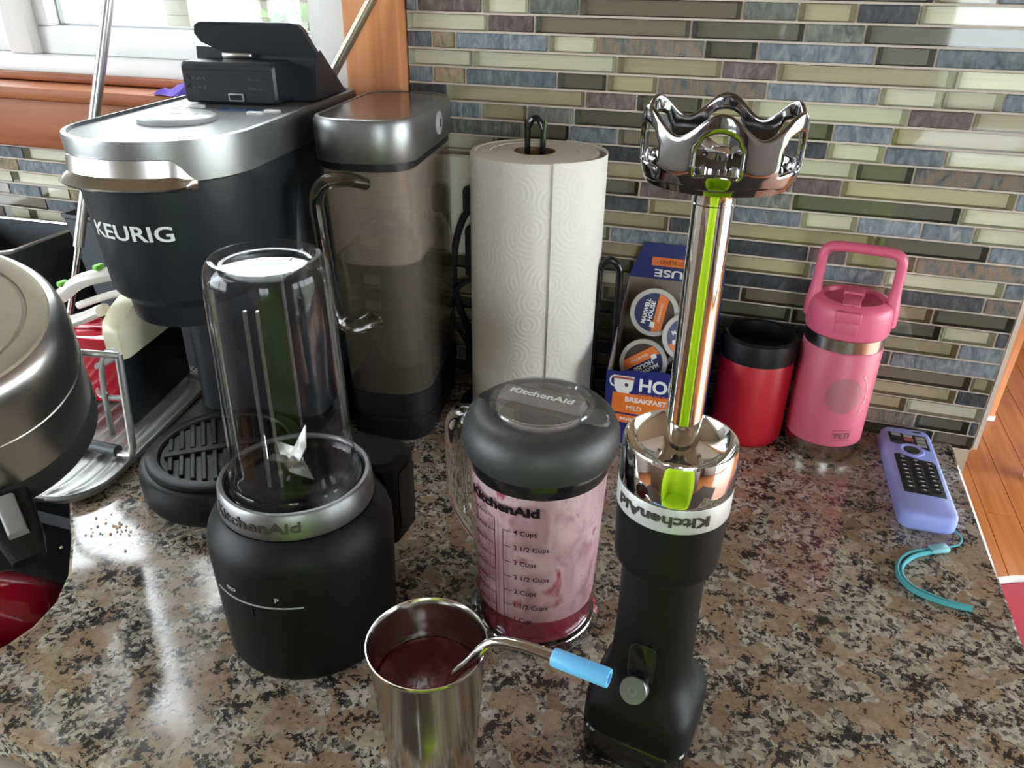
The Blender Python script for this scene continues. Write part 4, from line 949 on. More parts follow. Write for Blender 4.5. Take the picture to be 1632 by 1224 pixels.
# ================================================================== steel tumbler, smoothie and straw
k = thing('steel_tumbler', 'small brushed steel tumbler of dark berry smoothie holding the bent straw', 'tumbler', (-0.1374, 0.2882, 0), radians(20))
cp = [(0.0240, 0.0), (0.0257, 0.002), (0.0266, 0.015), (0.0302, 0.068), (0.0336, 0.1155), (0.0342, 0.1172), (0.0346, 0.1180), (0.0344, 0.1190), (0.0337, 0.1190), (0.0332, 0.1180), (0.0324, 0.1155), (0.0290, 0.068), (0.0256, 0.015), (0.0245, 0.005), (0, 0.004)]
mk('cup_wall', B().lathe([(0, 0.001)] + cp, 72), 'cupsteel', k)
b = B().lathe([(0.0252, 0.010), (0.0294, 0.078), (0.0302, 0.0905), (0.0296, 0.0892), (0.026, 0.0882), (0.020, 0.0876), (0.014, 0.0872), (0.008, 0.0874), (0, 0.0878)], 64)
mk('smoothie', b, 'smoothie', k)
mk('stamped_mark', wrap_marks(0.0288, 0.034, radians(16)), 'engr', k, smooth=False)
k = thing('drinking_straw', 'bent steel drinking straw with a light blue silicone tip resting in the steel tumbler', 'straw', (-0.1374, 0.2882, 0))
def sl(p): return (p[0] + 0.1374, p[1] - 0.2882, p[2])
sp = spline([sl(p) for p in ((-0.1480, 0.2850, 0.0100), (-0.1310, 0.2850, 0.0700), (-0.1215, 0.2850, 0.0980), (-0.1110, 0.2862, 0.1140), (-0.1012, 0.2882, 0.1278), (-0.0925, 0.2882, 0.1328), (-0.0781, 0.2866, 0.1352), (-0.0600, 0.2842, 0.1353))], 7)
mk('tube', B().tube(sp, 0.0031, 14), 'straw', k)
t0, t1 = Vector(sl((-0.0635, 0.2846, 0.1354))), Vector(sl((-0.0325, 0.2790, 0.1362)))
d = (t1 - t0).normalized(); rr = d.to_track_quat('Z', 'Y').to_euler()
mk('silicone_tip', B().lathe([(0.0033, 0.0), (0.0046, 0.0002), (0.0049, 0.001), (0.0051, 0.0305), (0.0048, 0.0316), (0.0031, 0.0317), (0.0029, 0.031), (0.0029, 0.012), (0, 0.012)], 32), 'blue', k, t0, rr)

# ================================================================== paper towels
TX, TY = -0.216, 0.764
k = thing('paper_towel_holder', 'black wire paper towel holder with looped top and side arm', 'towel holder', (TX, TY, 0))
mk('base', B().lathe([(0, 0), (0.078, 0), (0.080, 0.002), (0.080, 0.006), (0.076, 0.009), (0, 0.010)], 56), 'gloss', k)
mk('rod', B().tube(spline([(-0.008, 0, 0.010), (-0.008, 0, 0.30), (-0.008, 0, 0.318), (0, 0, 0.329), (0.008, 0, 0.318), (0.008, 0, 0.30), (0.008, 0, 0.010)], 6), 0.0030, 10), 'gloss', k)
mk('side_arm', B().tube(spline([(0.074, -0.002, 0.006), (0.074, -0.002, 0.16), (0.075, -0.001, 0.182), (0.0845, 0.001, 0.192), (0.094, 0.003, 0.182), (0.095, 0.004, 0.16), (0.095, 0.004, 0.006)], 7), 0.0040, 12), 'gloss', k)
mk('base_tab', B().box((0.085, 0.001, 0.004), (0.03, 0.022, 0.007), 0.003), 'gloss', k)
k = thing('paper_towel_roll', 'white embossed paper towel roll on the black wire holder', 'paper towels', (TX, TY, 0.0105))
RR = 0.0655
b = B().lathe([(0.021, 0.0), (RR - 0.001, 0.0), (RR, 0.001), (RR, 0.285), (RR - 0.001, 0.2865), (0.060, 0.2868), (0.0595, 0.2862), (0.045, 0.2868), (0.0445, 0.2863), (0.030, 0.2868), (0.021, 0.2865)], 96)
mk('roll', b, 'paper', k)
mk('core', B().lathe([(0.0209, 0.0005), (0.0209, 0.286), (0.0195, 0.2862), (0.0195, 0.0005), (0.0209, 0.0005)], 40), 'core', k)
rings = []
for i in range(41):                        # loose outer sheet, its cut edge hanging on the front
    t_ = i / 40; a = radians(-59 + 135 * t_); lift = 0.0012 + 0.0062 * sin(pi * min(1, t_ * 1.02)) ** 1.3
    r = RR + lift
    rings.append([((r + e) * cos(a), (r + e) * sin(a), z) for e, z in ((0, 0.001), (0.0006, 0.001), (0.0006, 0.2875), (0, 0.2875))])
mk('loose_sheet', B().loft(rings), 'paper', k)

# ================================================================== carton of coffee pods
BX, BY, BW, BD, BZ0, BZ1 = -0.119, 0.722, 0.104, 0.098, 0.086, 0.158
k = thing('coffee_pod_carton', 'torn-open navy and orange carton of coffee pods beside the paper towels', 'carton', (BX + BW / 2, BY, 0))
hw = BW / 2
def card(pts, th, mats=('box', 'kraft')):
    """thin card: outline in 3D, pushed inwards by th; outside printed, inside grey"""
    b = B(); b.loft([pts, [Vector(p) + Vector(th) for p in pts]]); return b
tear = [(-hw + BW * i / 16, 0, BZ0 + 0.010 * i / 16 + (random.uniform(-0.0012, 0.0012))) for i in range(17)]
front = mk('front_panel', card([(-hw, 0, 0)] + [(hw, 0, 0)] + tear[::-1], (0, 0.0008, 0)), 'box', k, smooth=False)
for s in (-1, 1):
    pts = [(s * hw, 0.0008, 0), (s * hw, BD, 0), (s * hw, BD, BZ1)] + [(s * hw, BD * (1 - i / 8), BZ1 + (BZ0 - BZ1) * i / 8 + random.uniform(-0.001, 0.001)) for i in range(1, 8)] + [(s * hw, 0.0008, BZ0)]
    sd = mk('side_panel', card(pts, (-s * 0.0006, 0, 0)), 'box', k, smooth=False)
    mk('side_lining', card([Vector(p) + Vector((-s * 0.0008, 0, 0)) for p in pts], (-s * 0.0004, 0, 0)), 'kraft', sd, smooth=False)
bp = mk('back_panel', card([(-hw, BD, 0), (hw, BD, 0), (hw, BD, BZ1), (-hw, BD, BZ1)], (0, -0.0008, 0)), 'kraft', k, smooth=False)
mk('bottom_panel', card([(-hw, 0.001, 0.0006), (hw, 0.001, 0.0006), (hw, BD, 0.0006), (-hw, BD, 0.0006)], (0, 0, 0.0006)), 'kraft', k, smooth=False)
fl0, fl1 = Vector((0, BD - 0.001, BZ1)), Vector((0, BD + 0.006, BZ1 + 0.038))
fp = mk('lid_flap', card([(-hw, fl0.y, fl0.z), (hw, fl0.y, fl0.z), (hw - 0.003, fl1.y, fl1.z), (-hw + 0.014, fl1.y, fl1.z)], (0, 0.0008, 0)), 'box', k, smooth=False)
def onflap(me, x, s): # s 0..1 up the flap
    p = fl0.lerp(fl1, s); tilt = atan2(fl1.y - fl0.y, fl1.z - fl0.z)
    return xf(me, Matrix.Translation((x, p.y - 0.0006, p.z)) @ Matrix.Rotation(radians(90) - tilt, 4, 'X'))
mk('printed_band', onflap(B().loft([ring(rrect(0.034, 0.0048, 0.0005, 2), 0), ring(rrect(0.034, 0.0048, 0.0005, 2), 0.0001)]).mesh('printed_band', False), 0.006, 0.50), 'orange', fp, smooth=False)
mk('lettering', onflap(xf(text('HOUSE', 0.015, 0.0004, 0.0001, width=0.060, height=0.0085), Matrix.Rotation(pi, 4, 'Z')), 0.006, 0.18), 'white', fp, smooth=False)
mk('lettering', onflap(xf(text('BREAKFAST BLEND', 0.004, 0.0, 0.0001, width=0.05), Matrix.Rotation(pi, 4, 'Z') @ Matrix.Translation((0, 0, 0.0002))), 0.006, 0.50), 'brownp', fp, smooth=False)
mk('lettering', onflap(xf(text('2', 0.007, 0.0, 0.0001), Matrix.Rotation(pi, 4, 'Z')), 0.045, 0.82), 'white', fp, smooth=False)
def onfront(me, x, z, d=0.0004): return xf(me, Matrix.Translation((x, -d, z)) @ Matrix.Rotation(radians(90), 4, 'X'))
def flat(hx, hz, r=0.0006): return B().loft([ring(rrect(hx, hz, r, 3), -0.0001), ring(rrect(hx, hz, r, 3), 0.0001)]).mesh('printed_panel', False)
mk('printed_panel', onfront(flat(0.046, 0.0118), 0.002, 0.0505, 0.0002), 'orange', front, smooth=False)
mk('printed_panel', onfront(flat(0.046, 0.0048), 0.002, 0.0315, 0.0002), 'orange', front, smooth=False)
cupo = [(-0.011, 0.011), (0.011, 0.011), (0.0095, -0.004), (0.006, -0.009), (-0.006, -0.009), (-0.0095, -0.004)]
mk('printed_cup', onfront(B().loft([ring(cupo[::-1], 0), ring(cupo[::-1], 0.0001)]).mesh('printed_cup', False), -0.033, 0.0715, 0.0004), 'white', front, smooth=False)
mk('printed_cup_rim', onfront(flat(0.0105, 0.0013), -0.033, 0.0800, 0.0006), 'keyr', front, smooth=False)
mk('printed_dot', onfront(B().loft([ring(rrect(0.002, 0.002, 0.0019, 4), 0), ring(rrect(0.002, 0.002, 0.0019, 4), 0.0001)]).mesh('printed_dot', False), -0.030, 0.0725, 0.0006), 'brownp', front, smooth=False)
mk('printed_cup_handle', onfront(B().tube([(-0.010 - 0.0045 * sin(pi * i / 8), 0.004 + 0.006 * cos(pi * i / 8), 0) for i in range(9)], 0.0009, 6).mesh('printed_cup_handle', False), -0.033, 0.0715, 0.0003), 'white', front, smooth=False)
mk('lettering', onfront(text('HOUSE', 0.02, 0.0006, 0.0001, width=0.062, height=0.0155), 0.0145, 0.0745), 'white', front, smooth=False)
mk('lettering', onfront(text('GOOD TO THE LAST DROP', 0.004, 0.0001, 0.0001, width=0.060, height=0.0030), 0.013, 0.0628, 0.0003), 'orange', front, smooth=False)
mk('lettering', onfront(text('BREAKFAST BLEND', 0.008, 0.0002, 0.0001, width=0.072, height=0.0058), 0.006, 0.0555), 'white', front, smooth=False)
mk('lettering', onfront(text('MILD        MEDIUM', 0.003, 0.0, 0.0001, width=0.060), 0.002, 0.0455), 'white', front, smooth=False)
mk('lettering', onfront(text('BRIGHT & FLAVORFUL', 0.004, 0.0001, 0.0001, width=0.060, height=0.0030), -0.004, 0.0315), 'white', front, smooth=False)

def pod(loc, d, roll, label):
    o = thing('coffee_pod', label, 'coffee pod', loc, 0, 'coffee pods in the torn carton')
    d = Vector(d).normalized(); o.rotation_mode = 'QUATERNION'; o.rotation_quaternion = d.to_track_quat('Z', 'Y')
    cupb = mk('cup', B().lathe([(0, -0.044), (0.017, -0.044), (0.0185, -0.042), (0.0225, -0.004), (0.0255, -0.003), (0.0258, -0.001), (0.0252, 0), (0.022, 0.0003), (0, 0.0003)], 44), 'pod', o)
    R_ = Matrix.Rotation(roll, 4, 'Z')
    mk('foil_print', B().lathe([(0.0208, 0.0004), (0.0208, 0.0006), (0, 0.0006)], 40), 'navyp', o)
    def chord(y0, y1, mat, r=0.0204, z=0.0007):
        pts = [(sqrt(r * r - y * y), y) for y in [y0 + (y1 - y0) * i / 8 for i in range(9)]]
        pts = pts + [(-x, y) for x, y in reversed(pts)]
        mk('printed_band', xf(B().loft([ring(pts, z), ring(pts, z + 0.0001)]).mesh('printed_band', False), R_), mat, o, smooth=False)
    chord(-0.0115, -0.0012, 'orange'); chord(-0.0200, -0.0118, 'brownp')
    mk('lettering', xf(text('MAXWELL', 0.006, 0.0002, 0.0001, width=0.027, height=0.0048), R_ @ Matrix.Translation((0, 0.0090, 0.0009))), 'white', o, smooth=False)
    mk('lettering', xf(text('HOUSE', 0.006, 0.0002, 0.0001, width=0.022, height=0.0048), R_ @ Matrix.Translation((0.001, 0.0032, 0.0009))), 'white', o, smooth=False)
    mk('lettering', xf(text('BREAKFAST', 0.003, 0.0, 0.0001, width=0.020), R_ @ Matrix.Translation((0.002, -0.0062, 0.0011))), 'white', o, smooth=False)
    mk('printed_cup', xf(flat(0.003, 0.0025, 0.001), R_ @ Matrix.Translation((-0.013, -0.001, 0.0010))), 'white', o, smooth=False)
pod((-0.0815, 0.772, 0.1370), (0.05, -1, 0.28), radians(82), 'white coffee pod lying topmost in the torn carton, its print turned sideways')
pod((-0.0855, 0.752, 0.0860), (-0.03, -1, 0.42), radians(215), 'white coffee pod in the torn carton with its print upside down')
pod((-0.0440, 0.762, 0.1180), (0.25, -1, 0.35), radians(20), 'white coffee pod beside the topmost pod, half hidden behind the steel blender shaft')
pod((-0.0420, 0.772, 0.0690), (0.2, -1, 0.5), radians(120), 'white coffee pod low in the carton, half hidden behind the steel blender shaft')

# ================================================================== red can cooler and pink bottle
k = thing('red_can_cooler', 'red insulated can cooler with black ring top between carton and pink bottle', 'can cooler', (0.0300, 0.7915, 0))
mk('body', B().lathe([(0, 0), (0.0330, 0), (0.0355, 0.0012), (0.0378, 0.005), (0.0388, 0.010), (0.0388, 0.096), (0.0380, 0.098)], 64), 'red', k)
mk('top_ring', B().lathe([(0.0385, 0.0975), (0.0400, 0.0985), (0.0402, 0.112), (0.0390, 0.120), (0.0360, 0.1225), (0.0335, 0.1215), (0.0330, 0.116), (0.0330, 0.104), (0, 0.104)], 64), 'black', k)
k = thing('pink_bottle', 'pink steel bottle with a tall looped handle lid beside the red can cooler', 'bottle', (0.1110, 0.7915, 0), radians(-8))
pb = [(0.0388, 0.020), (0.0388, 0.1235), (0.0380, 0.1250)]
mk('body', B().lathe([(0.0380, 0.0195), (0.0388, 0.0205)] + pb[1:] + [(0.037, 0.126)], 72), 'pink', k)
mk('steel_foot', B().lathe([(0, 0), (0.0340, 0), (0.0365, 0.0015), (0.0378, 0.005), (0.0384, 0.0195)], 64), 'steel', k)
mk('steel_neck', B().lathe([(0.0372, 0.1255), (0.0382, 0.1262), (0.0384, 0.1390), (0.0375, 0.1398)], 64), 'steel', k)
ld = mk('lid', B().lathe([(0.0375, 0.1398), (0.0398, 0.1408), (0.0405, 0.144), (0.0405, 0.163), (0.0392, 0.1685), (0.0360, 0.1725), (0.0300, 0.1745), (0.0285, 0.1735), (0.0275, 0.170), (0, 0.169)], 72), 'pinkp', k)
hp = [(-0.0365, 0, 0.150), (-0.0365, 0, 0.170), (-0.0362, 0, 0.205), (-0.0350, 0, 0.2155), (-0.0270, 0, 0.2215), (0, 0, 0.2225), (0.0270, 0, 0.2215), (0.0350, 0, 0.2155), (0.0362, 0, 0.205), (0.0365, 0, 0.170), (0.0365, 0, 0.150)]
hd = mk('carry_handle', B().tube(spline(hp, 6), [0.0052 + 0.0030 * max(0, min(1, (0.185 - p.z) / 0.02)) for p in spline(hp, 6)], 14, flat=(1.35, 0.95)), 'pinkp', k)
mk('spout_cover', B().box((0.0, -0.014, 0.1725), (0.017, 0.034, 0.006), 0.002), 'pinkp', ld)
mk('straw_hinge', B().box((0.0, 0.008, 0.1735), (0.020, 0.016, 0.009), 0.003), 'pinkp', ld)
mk('latch', B().box((0.0, -0.0385, 0.1655), (0.0235, 0.007, 0.010), 0.0015), 'pinkp', ld)
mk('latch_recess', B().box((0.0, -0.0395, 0.1535), (0.021, 0.003, 0.0125), 0.0008), 'pink', ld)
mk('brand_lettering', wrap(text('YETI', 0.01, 0.0003, 0.0001, width=0.0185, height=0.0068), 0.0388, 0.0335, radians(29)), 'etchd', k, smooth=False)
for z in (0.0395, 0.0275): mk('lettering_bar', arcstrip(0.0387, radians(14), radians(44), z, z + 0.0005, 0.0003), 'etchd', k)
# etched round emblem (plain textured disc) with a curved line of etched strokes beside it
b = B()
for j in range(-9, 10):
    z = 0.0800 + j * 0.0021; w = 0.0185 * sqrt(max(0, 1 - (j / 9.6) ** 2)); x = -w
    while x < w - 0.001:
        x2 = min(w, x + random.uniform(0.0015, 0.007))
        t0_, t1_ = -pi / 2 + radians(20) + x / 0.0388, -pi / 2 + radians(20) + (x2 - 0.0006) / 0.0388
        b.poly([(0.03895 * cos(t0_), 0.03895 * sin(t0_), z - 0.0007), (0.03895 * cos(t1_), 0.03895 * sin(t1_), z - 0.0007), (0.03895 * cos(t1_), 0.03895 * sin(t1_), z + 0.0007), (0.03895 * cos(t0_), 0.03895 * sin(t0_), z + 0.0007)])
        x = x2
mk('etched_emblem', b, 'etch', k, smooth=False)
b = B()
for i in range(16):
    a = radians(-40 + 95 * i / 15); z = 0.079 + 0.030 * sin(a); t_ = -pi / 2 + radians(20) + 0.0235 * cos(a) / 0.0388 + 0.03
    if i % 4 == 3: continue
    b.box((0.0390 * cos(t_), 0.0390 * sin(t_), z), (0.0014, 0.0005, 0.0022), rot=Matrix.Rotation(t_ + pi / 2, 3, 'Z'))
mk('etched_writing', b, 'etch2', k, smooth=False)

# ================================================================== remote control
k = thing('remote_control', 'black television remote in a periwinkle silicone cover with a teal wrist strap', 'remote', (0.1985, 0.739, 0), radians(1.5))
def rr_(hx, hy, r, z, dy=0.0): return ring(rrect(hx, hy, r, 6, 0, dy), z)
mk('cover', B().loft([rr_(0.0225, 0.079, 0.010, 0.0), rr_(0.0248, 0.082, 0.011, 0.003), rr_(0.0252, 0.0825, 0.011, 0.012), rr_(0.0245, 0.0818, 0.0105, 0.0175), rr_(0.0228, 0.080, 0.010, 0.0198), rr_(0.021, 0.078, 0.009, 0.0204)]), 'peri', k)
kp = [(-0.0185, 0.026), (-0.0150, 0.029), (0.0, 0.0225), (0.014, 0.021), (0.0185, 0.018), (0.0185, -0.047), (-0.0185, -0.047)]
kp = [(-0.0185, -0.047), (0.0185, -0.049), (0.0190, 0.010), (0.0165, 0.0145), (0.008, 0.0155), (-0.006, 0.020), (-0.0145, 0.024), (-0.0185, 0.022)]
pad = mk('keypad', B().loft([ring(kp, 0.0200), ring(kp, 0.0208)]), 'keypad', k, smooth=False)
tp = [(-0.0185, 0.046), (-0.012, 0.0445), (0.0, 0.046), (0.010, 0.042), (0.0185, 0.037), (0.0185, 0.066), (-0.0185, 0.068)]
pad2 = mk('keypad', B().loft([ring(tp, 0.0200), ring(tp, 0.0208)]), 'keypad', k, smooth=False)
mk('ring_pad', B().lathe([(0.0130, 0.0198), (0.0125, 0.0212), (0.0110, 0.0218), (0.0092, 0.0214), (0.0075, 0.0206)], 40), 'peri', k, (0, 0.034, 0))
mk('ok_key', B().lathe([(0.0078, 0.0200), (0.0078, 0.0209), (0.006, 0.0211), (0, 0.0211)], 32), 'keypad', k, (0, 0.034, 0))
mk('top_slot', B().loft([rr_(0.0045, 0.0014, 0.0013, 0.0202), rr_(0.0045, 0.0014, 0.0013, 0.0206)]), 'keypad', k, (0.011, 0.074, 0))
keyme = B().box((0, 0, 0), (0.0082, 0.0052, 0.0012), 0.0005, 1).mesh('key', False); keyme.materials.append(M['rubber'])
prm = B().box((0, 0, 0.0007), (0.0030, 0.0014, 0.0003)).mesh('key_print', False); prm.materials.append(M['keyw'])
for r_ in range(8):
    for c_ in range(3):
        x, y = (-0.0118, 0.0002, 0.0122)[c_], 0.0120 - r_ * 0.0077 + (0.004, 0.0, -0.0035)[c_]
        if y < -0.044: continue
        q = mk('key', keyme, 'rubber', pad, (x, y, 0.0212)); mk('key_print', prm, 'keyw', q)
for r_ in range(3):
    for c_ in range(3):
        x, y = (-0.0118, 0.0, 0.0118)[c_], 0.0630 - r_ * 0.0075 - (0, 0.001, 0.003)[c_]
        if y < 0.046 and c_ != 2: continue
        me_ = B().box((0, 0, 0), (0.0090, 0.0054, 0.0012), 0.0005, 1)
        mk('key', me_, 'keyr' if c_ == 1 and r_ == 1 else ('greyplast' if r_ == 0 or c_ == 2 else 'rubber'), pad2, (x, y, 0.0212), smooth=False)
sx, sy = 0.1985, 0.739
st = [(0.222, 0.664), (0.2265, 0.655), (0.222, 0.643), (0.211, 0.636)]
mk('strap_thread', B().tube(spline([(x - sx, y - sy, 0.004) for x, y in st], 6), 0.0009, 8), 'teal', k)
mk('strap_slider', B().box((0, 0, 0), (0.017, 0.0085, 0.005), 0.0012), 'tealp', k, (0.2035 - sx, 0.6315 - sy, 0.004), (0, 0, radians(24)))
w1 = [(0.196, 0.629), (0.181, 0.6215), (0.170, 0.610), (0.1645, 0.596), (0.1645, 0.582), (0.172, 0.5695), (0.186, 0.5625), (0.201, 0.559), (0.2155, 0.5585)]
w2 = [(0.197, 0.6265), (0.183, 0.6175), (0.173, 0.606), (0.1675, 0.594), (0.1675, 0.582), (0.174, 0.5720), (0.187, 0.5655), (0.201, 0.5615), (0.2155, 0.5598)]
for w in (w1, w2): mk('strap_cord', B().tube(spline([(x - sx, y - sy, 0.0025) for x, y in w], 6), 0.0024, 8, flat=(0.75, 1.0)), 'teal', k)

# ================================================================== dish drying corner
k = thing('drain_tray', 'grey ridged drain tray beside the coffee maker, reaching over the sink', 'drain tray', (-0.548, 0.440, 0), radians(11))
TW, TL = 0.30, 0.265
def inr(x, y, r=0.045):
    cx = min(max(x, -TW + r), -r); cy = min(max(y, r), TL - r)
    return (x - cx) ** 2 + (y - cy) ** 2 <= r * r + 1e-9
b = B(); xs = [-TW + TW * i / 130 for i in range(131)]; ys = [0.0, 0.002, 0.005, 0.009, 0.014, 0.02, 0.028, 0.037, 0.045] + [0.045 + (TL - 0.09) * i / 8 for i in range(1, 9)] + [TL - 0.045 + 0.045 * i / 4 for i in range(1, 5)]
def hz(x, y):
    e = min(-x, x + TW, y, TL - y); rim = 0.008 if e < 0.003 else 0.0
    return 0.008 + rim * 0.6 + (0.0022 * max(0, cos(x * 2 * pi / 0.0195)) if e > 0.012 else 0)
rows_ = []
for y in ys:
    dx = 0.0
    if y < 0.045: dx = 0.045 - sqrt(max(0, 0.045 ** 2 - (0.045 - y) ** 2))
    if y > TL - 0.045: dx = 0.045 - sqrt(max(0, 0.045 ** 2 - (y - TL + 0.045) ** 2))
    rows_.append([b.bm.verts.new((-TW + dx + (x + TW) / TW * (TW - 2 * dx), y, hz(x, y))) for x in xs])
for a_, c_ in zip(rows_[:-1], rows_[1:]):
    for i in range(130): b.bm.faces.new((a_[i], a_[i + 1], c_[i + 1], c_[i]))
tr_ = mk('tray_sheet', b, 'tray', k, ang=60)
md = tr_.modifiers.new('thickness', 'SOLIDIFY'); md.thickness = 0.004; md.offset = -1
for x, y in ((-0.03, 0.05), (-0.03, 0.22), (-0.10, 0.22)): mk('tray_foot', B().lathe([(0, 0), (0.006, 0), (0.006, 0.006), (0, 0.006)], 16), 'rubber', k, (x, y, 0))

k = thing('wire_dish_rack', 'silver wire plate rack with a grey sleeved foot on the drain tray', 'dish rack', (-0.60, 0.545, 0.0105))
def wp(name, pts, r=0.0033, mat='wire', n=6): mk(name, B().tube(spline([(x + 0.60, y - 0.545, z - 0.0105) for x, y, z in pts], n), r, 10), mat, k)
wp('post', [(-0.625, 0.513, 0.0145), (-0.572, 0.513, 0.0145), (-0.562, 0.514, 0.020), (-0.5605, 0.516, 0.040), (-0.5615, 0.522, 0.085), (-0.5625, 0.527, 0.123)], 0.0038)
mk('foot_sleeve', B().tube([(-0.075, -0.032, 0.0065), (0.020, -0.032, 0.0065)], 0.0062, 14), 'bin', k)
wp('rail', [(-0.563, 0.526, 0.122), (-0.585, 0.535, 0.109), (-0.615, 0.548, 0.092), (-0.642, 0.572, 0.076)], 0.0034)
wp('rail', [(-0.562, 0.522, 0.078), (-0.590, 0.535, 0.066), (-0.63, 0.556, 0.050), (-0.66, 0.58, 0.040)], 0.003)
wp('divider', [(-0.572, 0.533, 0.122), (-0.585, 0.534, 0.118), (-0.597, 0.536, 0.100), (-0.604, 0.538, 0.075), (-0.610, 0.540, 0.040), (-0.612, 0.541, 0.0145)], 0.003)
wp('rail', [(-0.563, 0.526, 0.122), (-0.580, 0.512, 0.128), (-0.607, 0.502, 0.1305), (-0.650, 0.500, 0.126), (-0.672, 0.508, 0.110), (-0.684, 0.530, 0.06), (-0.690, 0.545, 0.0145)], 0.0034)

# bench scraper: cream grip along the top of a wide black blade, standing in the rack
k = thing('bench_scraper', 'wide black blade with a thick cream grip standing on the drain tray', 'scraper', (-0.6125, 0.579, 0.011), radians(-90 + 11))
# local x runs away from the camera along the tray, z up
SA = radians(101)
k.rotation_euler = (0, 0, SA)
mk('blade', B().box((0.053, 0, 0.044), (0.126, 0.004, 0.088), 0.0012), 'navy', k)
gp = [(-0.010, 0.080), (-0.012, 0.090), (-0.012, 0.108), (-0.008, 0.118), (0.010, 0.128), (0.030, 0.1335), (0.108, 0.1335), (0.118, 0.128), (0.120, 0.080)]
mk('grip', B().loft([[(x, y, z + (0.0) ) for x, z in [(px + (0.0045 if abs(y) > 0.009 else 0) * (1 if px < 0.05 else -1), pz) for px, pz in gp]] for y in (-0.0115, -0.008, 0.008, 0.0115)]), 'cream', k, ang=50)
# tongs with white handles and green dots
k = thing('kitchen_tongs', 'white plastic tongs with small green dots lying in the dish rack', 'tongs', (-0.66, 0.60, 0.06))
def tp_(pts, r, mat, name, flat=(1, 1)): return mk(name, B().tube(spline([(x + 0.66, y - 0.60, z - 0.06) for x, y, z in pts], 6), r, 12, flat=flat), mat, k)
up = tp_([(-0.700, 0.60, 0.138), (-0.670, 0.60, 0.158), (-0.640, 0.605, 0.168), (-0.614, 0.615, 0.171), (-0.594, 0.63, 0.172)], 0.0095, 'bone', 'upper_handle', (1.0, 0.8))
lo = tp_([(-0.715, 0.59, 0.103), (-0.675, 0.598, 0.117), (-0.655, 0.602, 0.126), (-0.650, 0.603, 0.128)], 0.0105, 'bone', 'lower_handle', (1.15, 0.6))
for x, y, z in ((-0.688, 0.596, 0.156), (-0.640, 0.602, 0.178), (-0.600, 0.619, 0.181)):
    mk('green_dot', B().box((x + 0.66, y - 0.60, z - 0.06), (0.007, 0.012, 0.006), 0.0022), 'green', up)
tp_([(-0.69, 0.61, 0.125), (-0.65, 0.615, 0.140), (-0.62, 0.62, 0.148)], 0.004, 'bone', 'inner_spring')
k = thing('red_food_container', 'small glossy red box in the dish rack under the white tongs', 'box', (-0.684, 0.628, 0.0115), radians(11))
mk('body', B().loft([ring(rrect(0.040, 0.028, 0.008, 4), z) for z in (0, 0.062)] + [ring(rrect(0.042, 0.030, 0.009, 4), z) for z in (0.063, 0.078)] + [ring(rrect(0.038, 0.026, 0.007, 4), 0.080)]), 'mug', k)
mk('lid_rib', B().box((0, 0, 0.082), (0.060, 0.012, 0.004), 0.0015), 'mug', k)
# bins behind
k = thing('grey_utensil_bin', 'dark grey tapered bin between the window wall and the coffee maker', 'bin', (-0.712, 0.762, 0), radians(-2))
mk('shell', B().loft([ring(rrect(0.068, 0.032, 0.008, 4), 0), ring(rrect(0.092, 0.046, 0.010, 4), 0.183), ring(rrect(0.094, 0.048, 0.010, 4), 0.185), ring(rrect(0.094, 0.048, 0.010, 4), 0.188), ring(rrect(0.090, 0.044, 0.009, 4), 0.188), ring(rrect(0.065, 0.029, 0.007, 4), 0.004)]), 'bin', k)
k = thing('grey_dish_caddy', 'dark grey open caddy with silver rim beside the sink under the window', 'caddy', (-0.965, 0.748, 0), radians(3))
mk('shell', B().loft([ring(rrect(0.085, 0.060, 0.012, 4), 0), ring(rrect(0.092, 0.066, 0.012, 4), 0.138), ring(rrect(0.089, 0.063, 0.010, 4), 0.138), ring(rrect(0.082, 0.057, 0.010, 4), 0.004)]), 'bin', k)
mk('rim', B().tube([(x, y, 0.1395) for x, y in rrect(0.0905, 0.0645, 0.012, 4)], 0.003, 8, loop=True), 'wire', k)
# leaning metal rods
k = thing('leaning_rod', 'thin silver metal rod leaning on the window sill in front of the grey bin', 'rod', (-0.792, 0.655, 0.0112))
pa, pb_ = Vector((-0.792, 0.655, 0.0112)), Vector((-0.690, 0.795, 0.520))
dv = pb_ - pa
mk('lower_section', B().tube([(0, 0, 0), dv * 0.30 * 0.98], 0.0040, 12), 'chrome', k)
mk('upper_section', B().tube([dv * 0.29, dv], 0.0062, 12), 'wire', k)
k = thing('leaning_pole', 'thin brass-grey metal pole standing on the coffee maker against the wooden window casing', 'rod', (-0.457, 0.781, 0.3435))
pole_d = Vector((-0.352, 0.8045, 0.505)) - Vector((-0.457, 0.781, 0.3435))
mk('pole', B().tube([pole_d * 0.01, pole_d], 0.0052, 12), P('pale_brass', (0.52, 0.45, 0.33), 0.32, 0.9), k)
mk('pole_cap', B().tube([(0, 0, 0.0), pole_d * 0.012], 0.0050, 12), 'rubber', k)
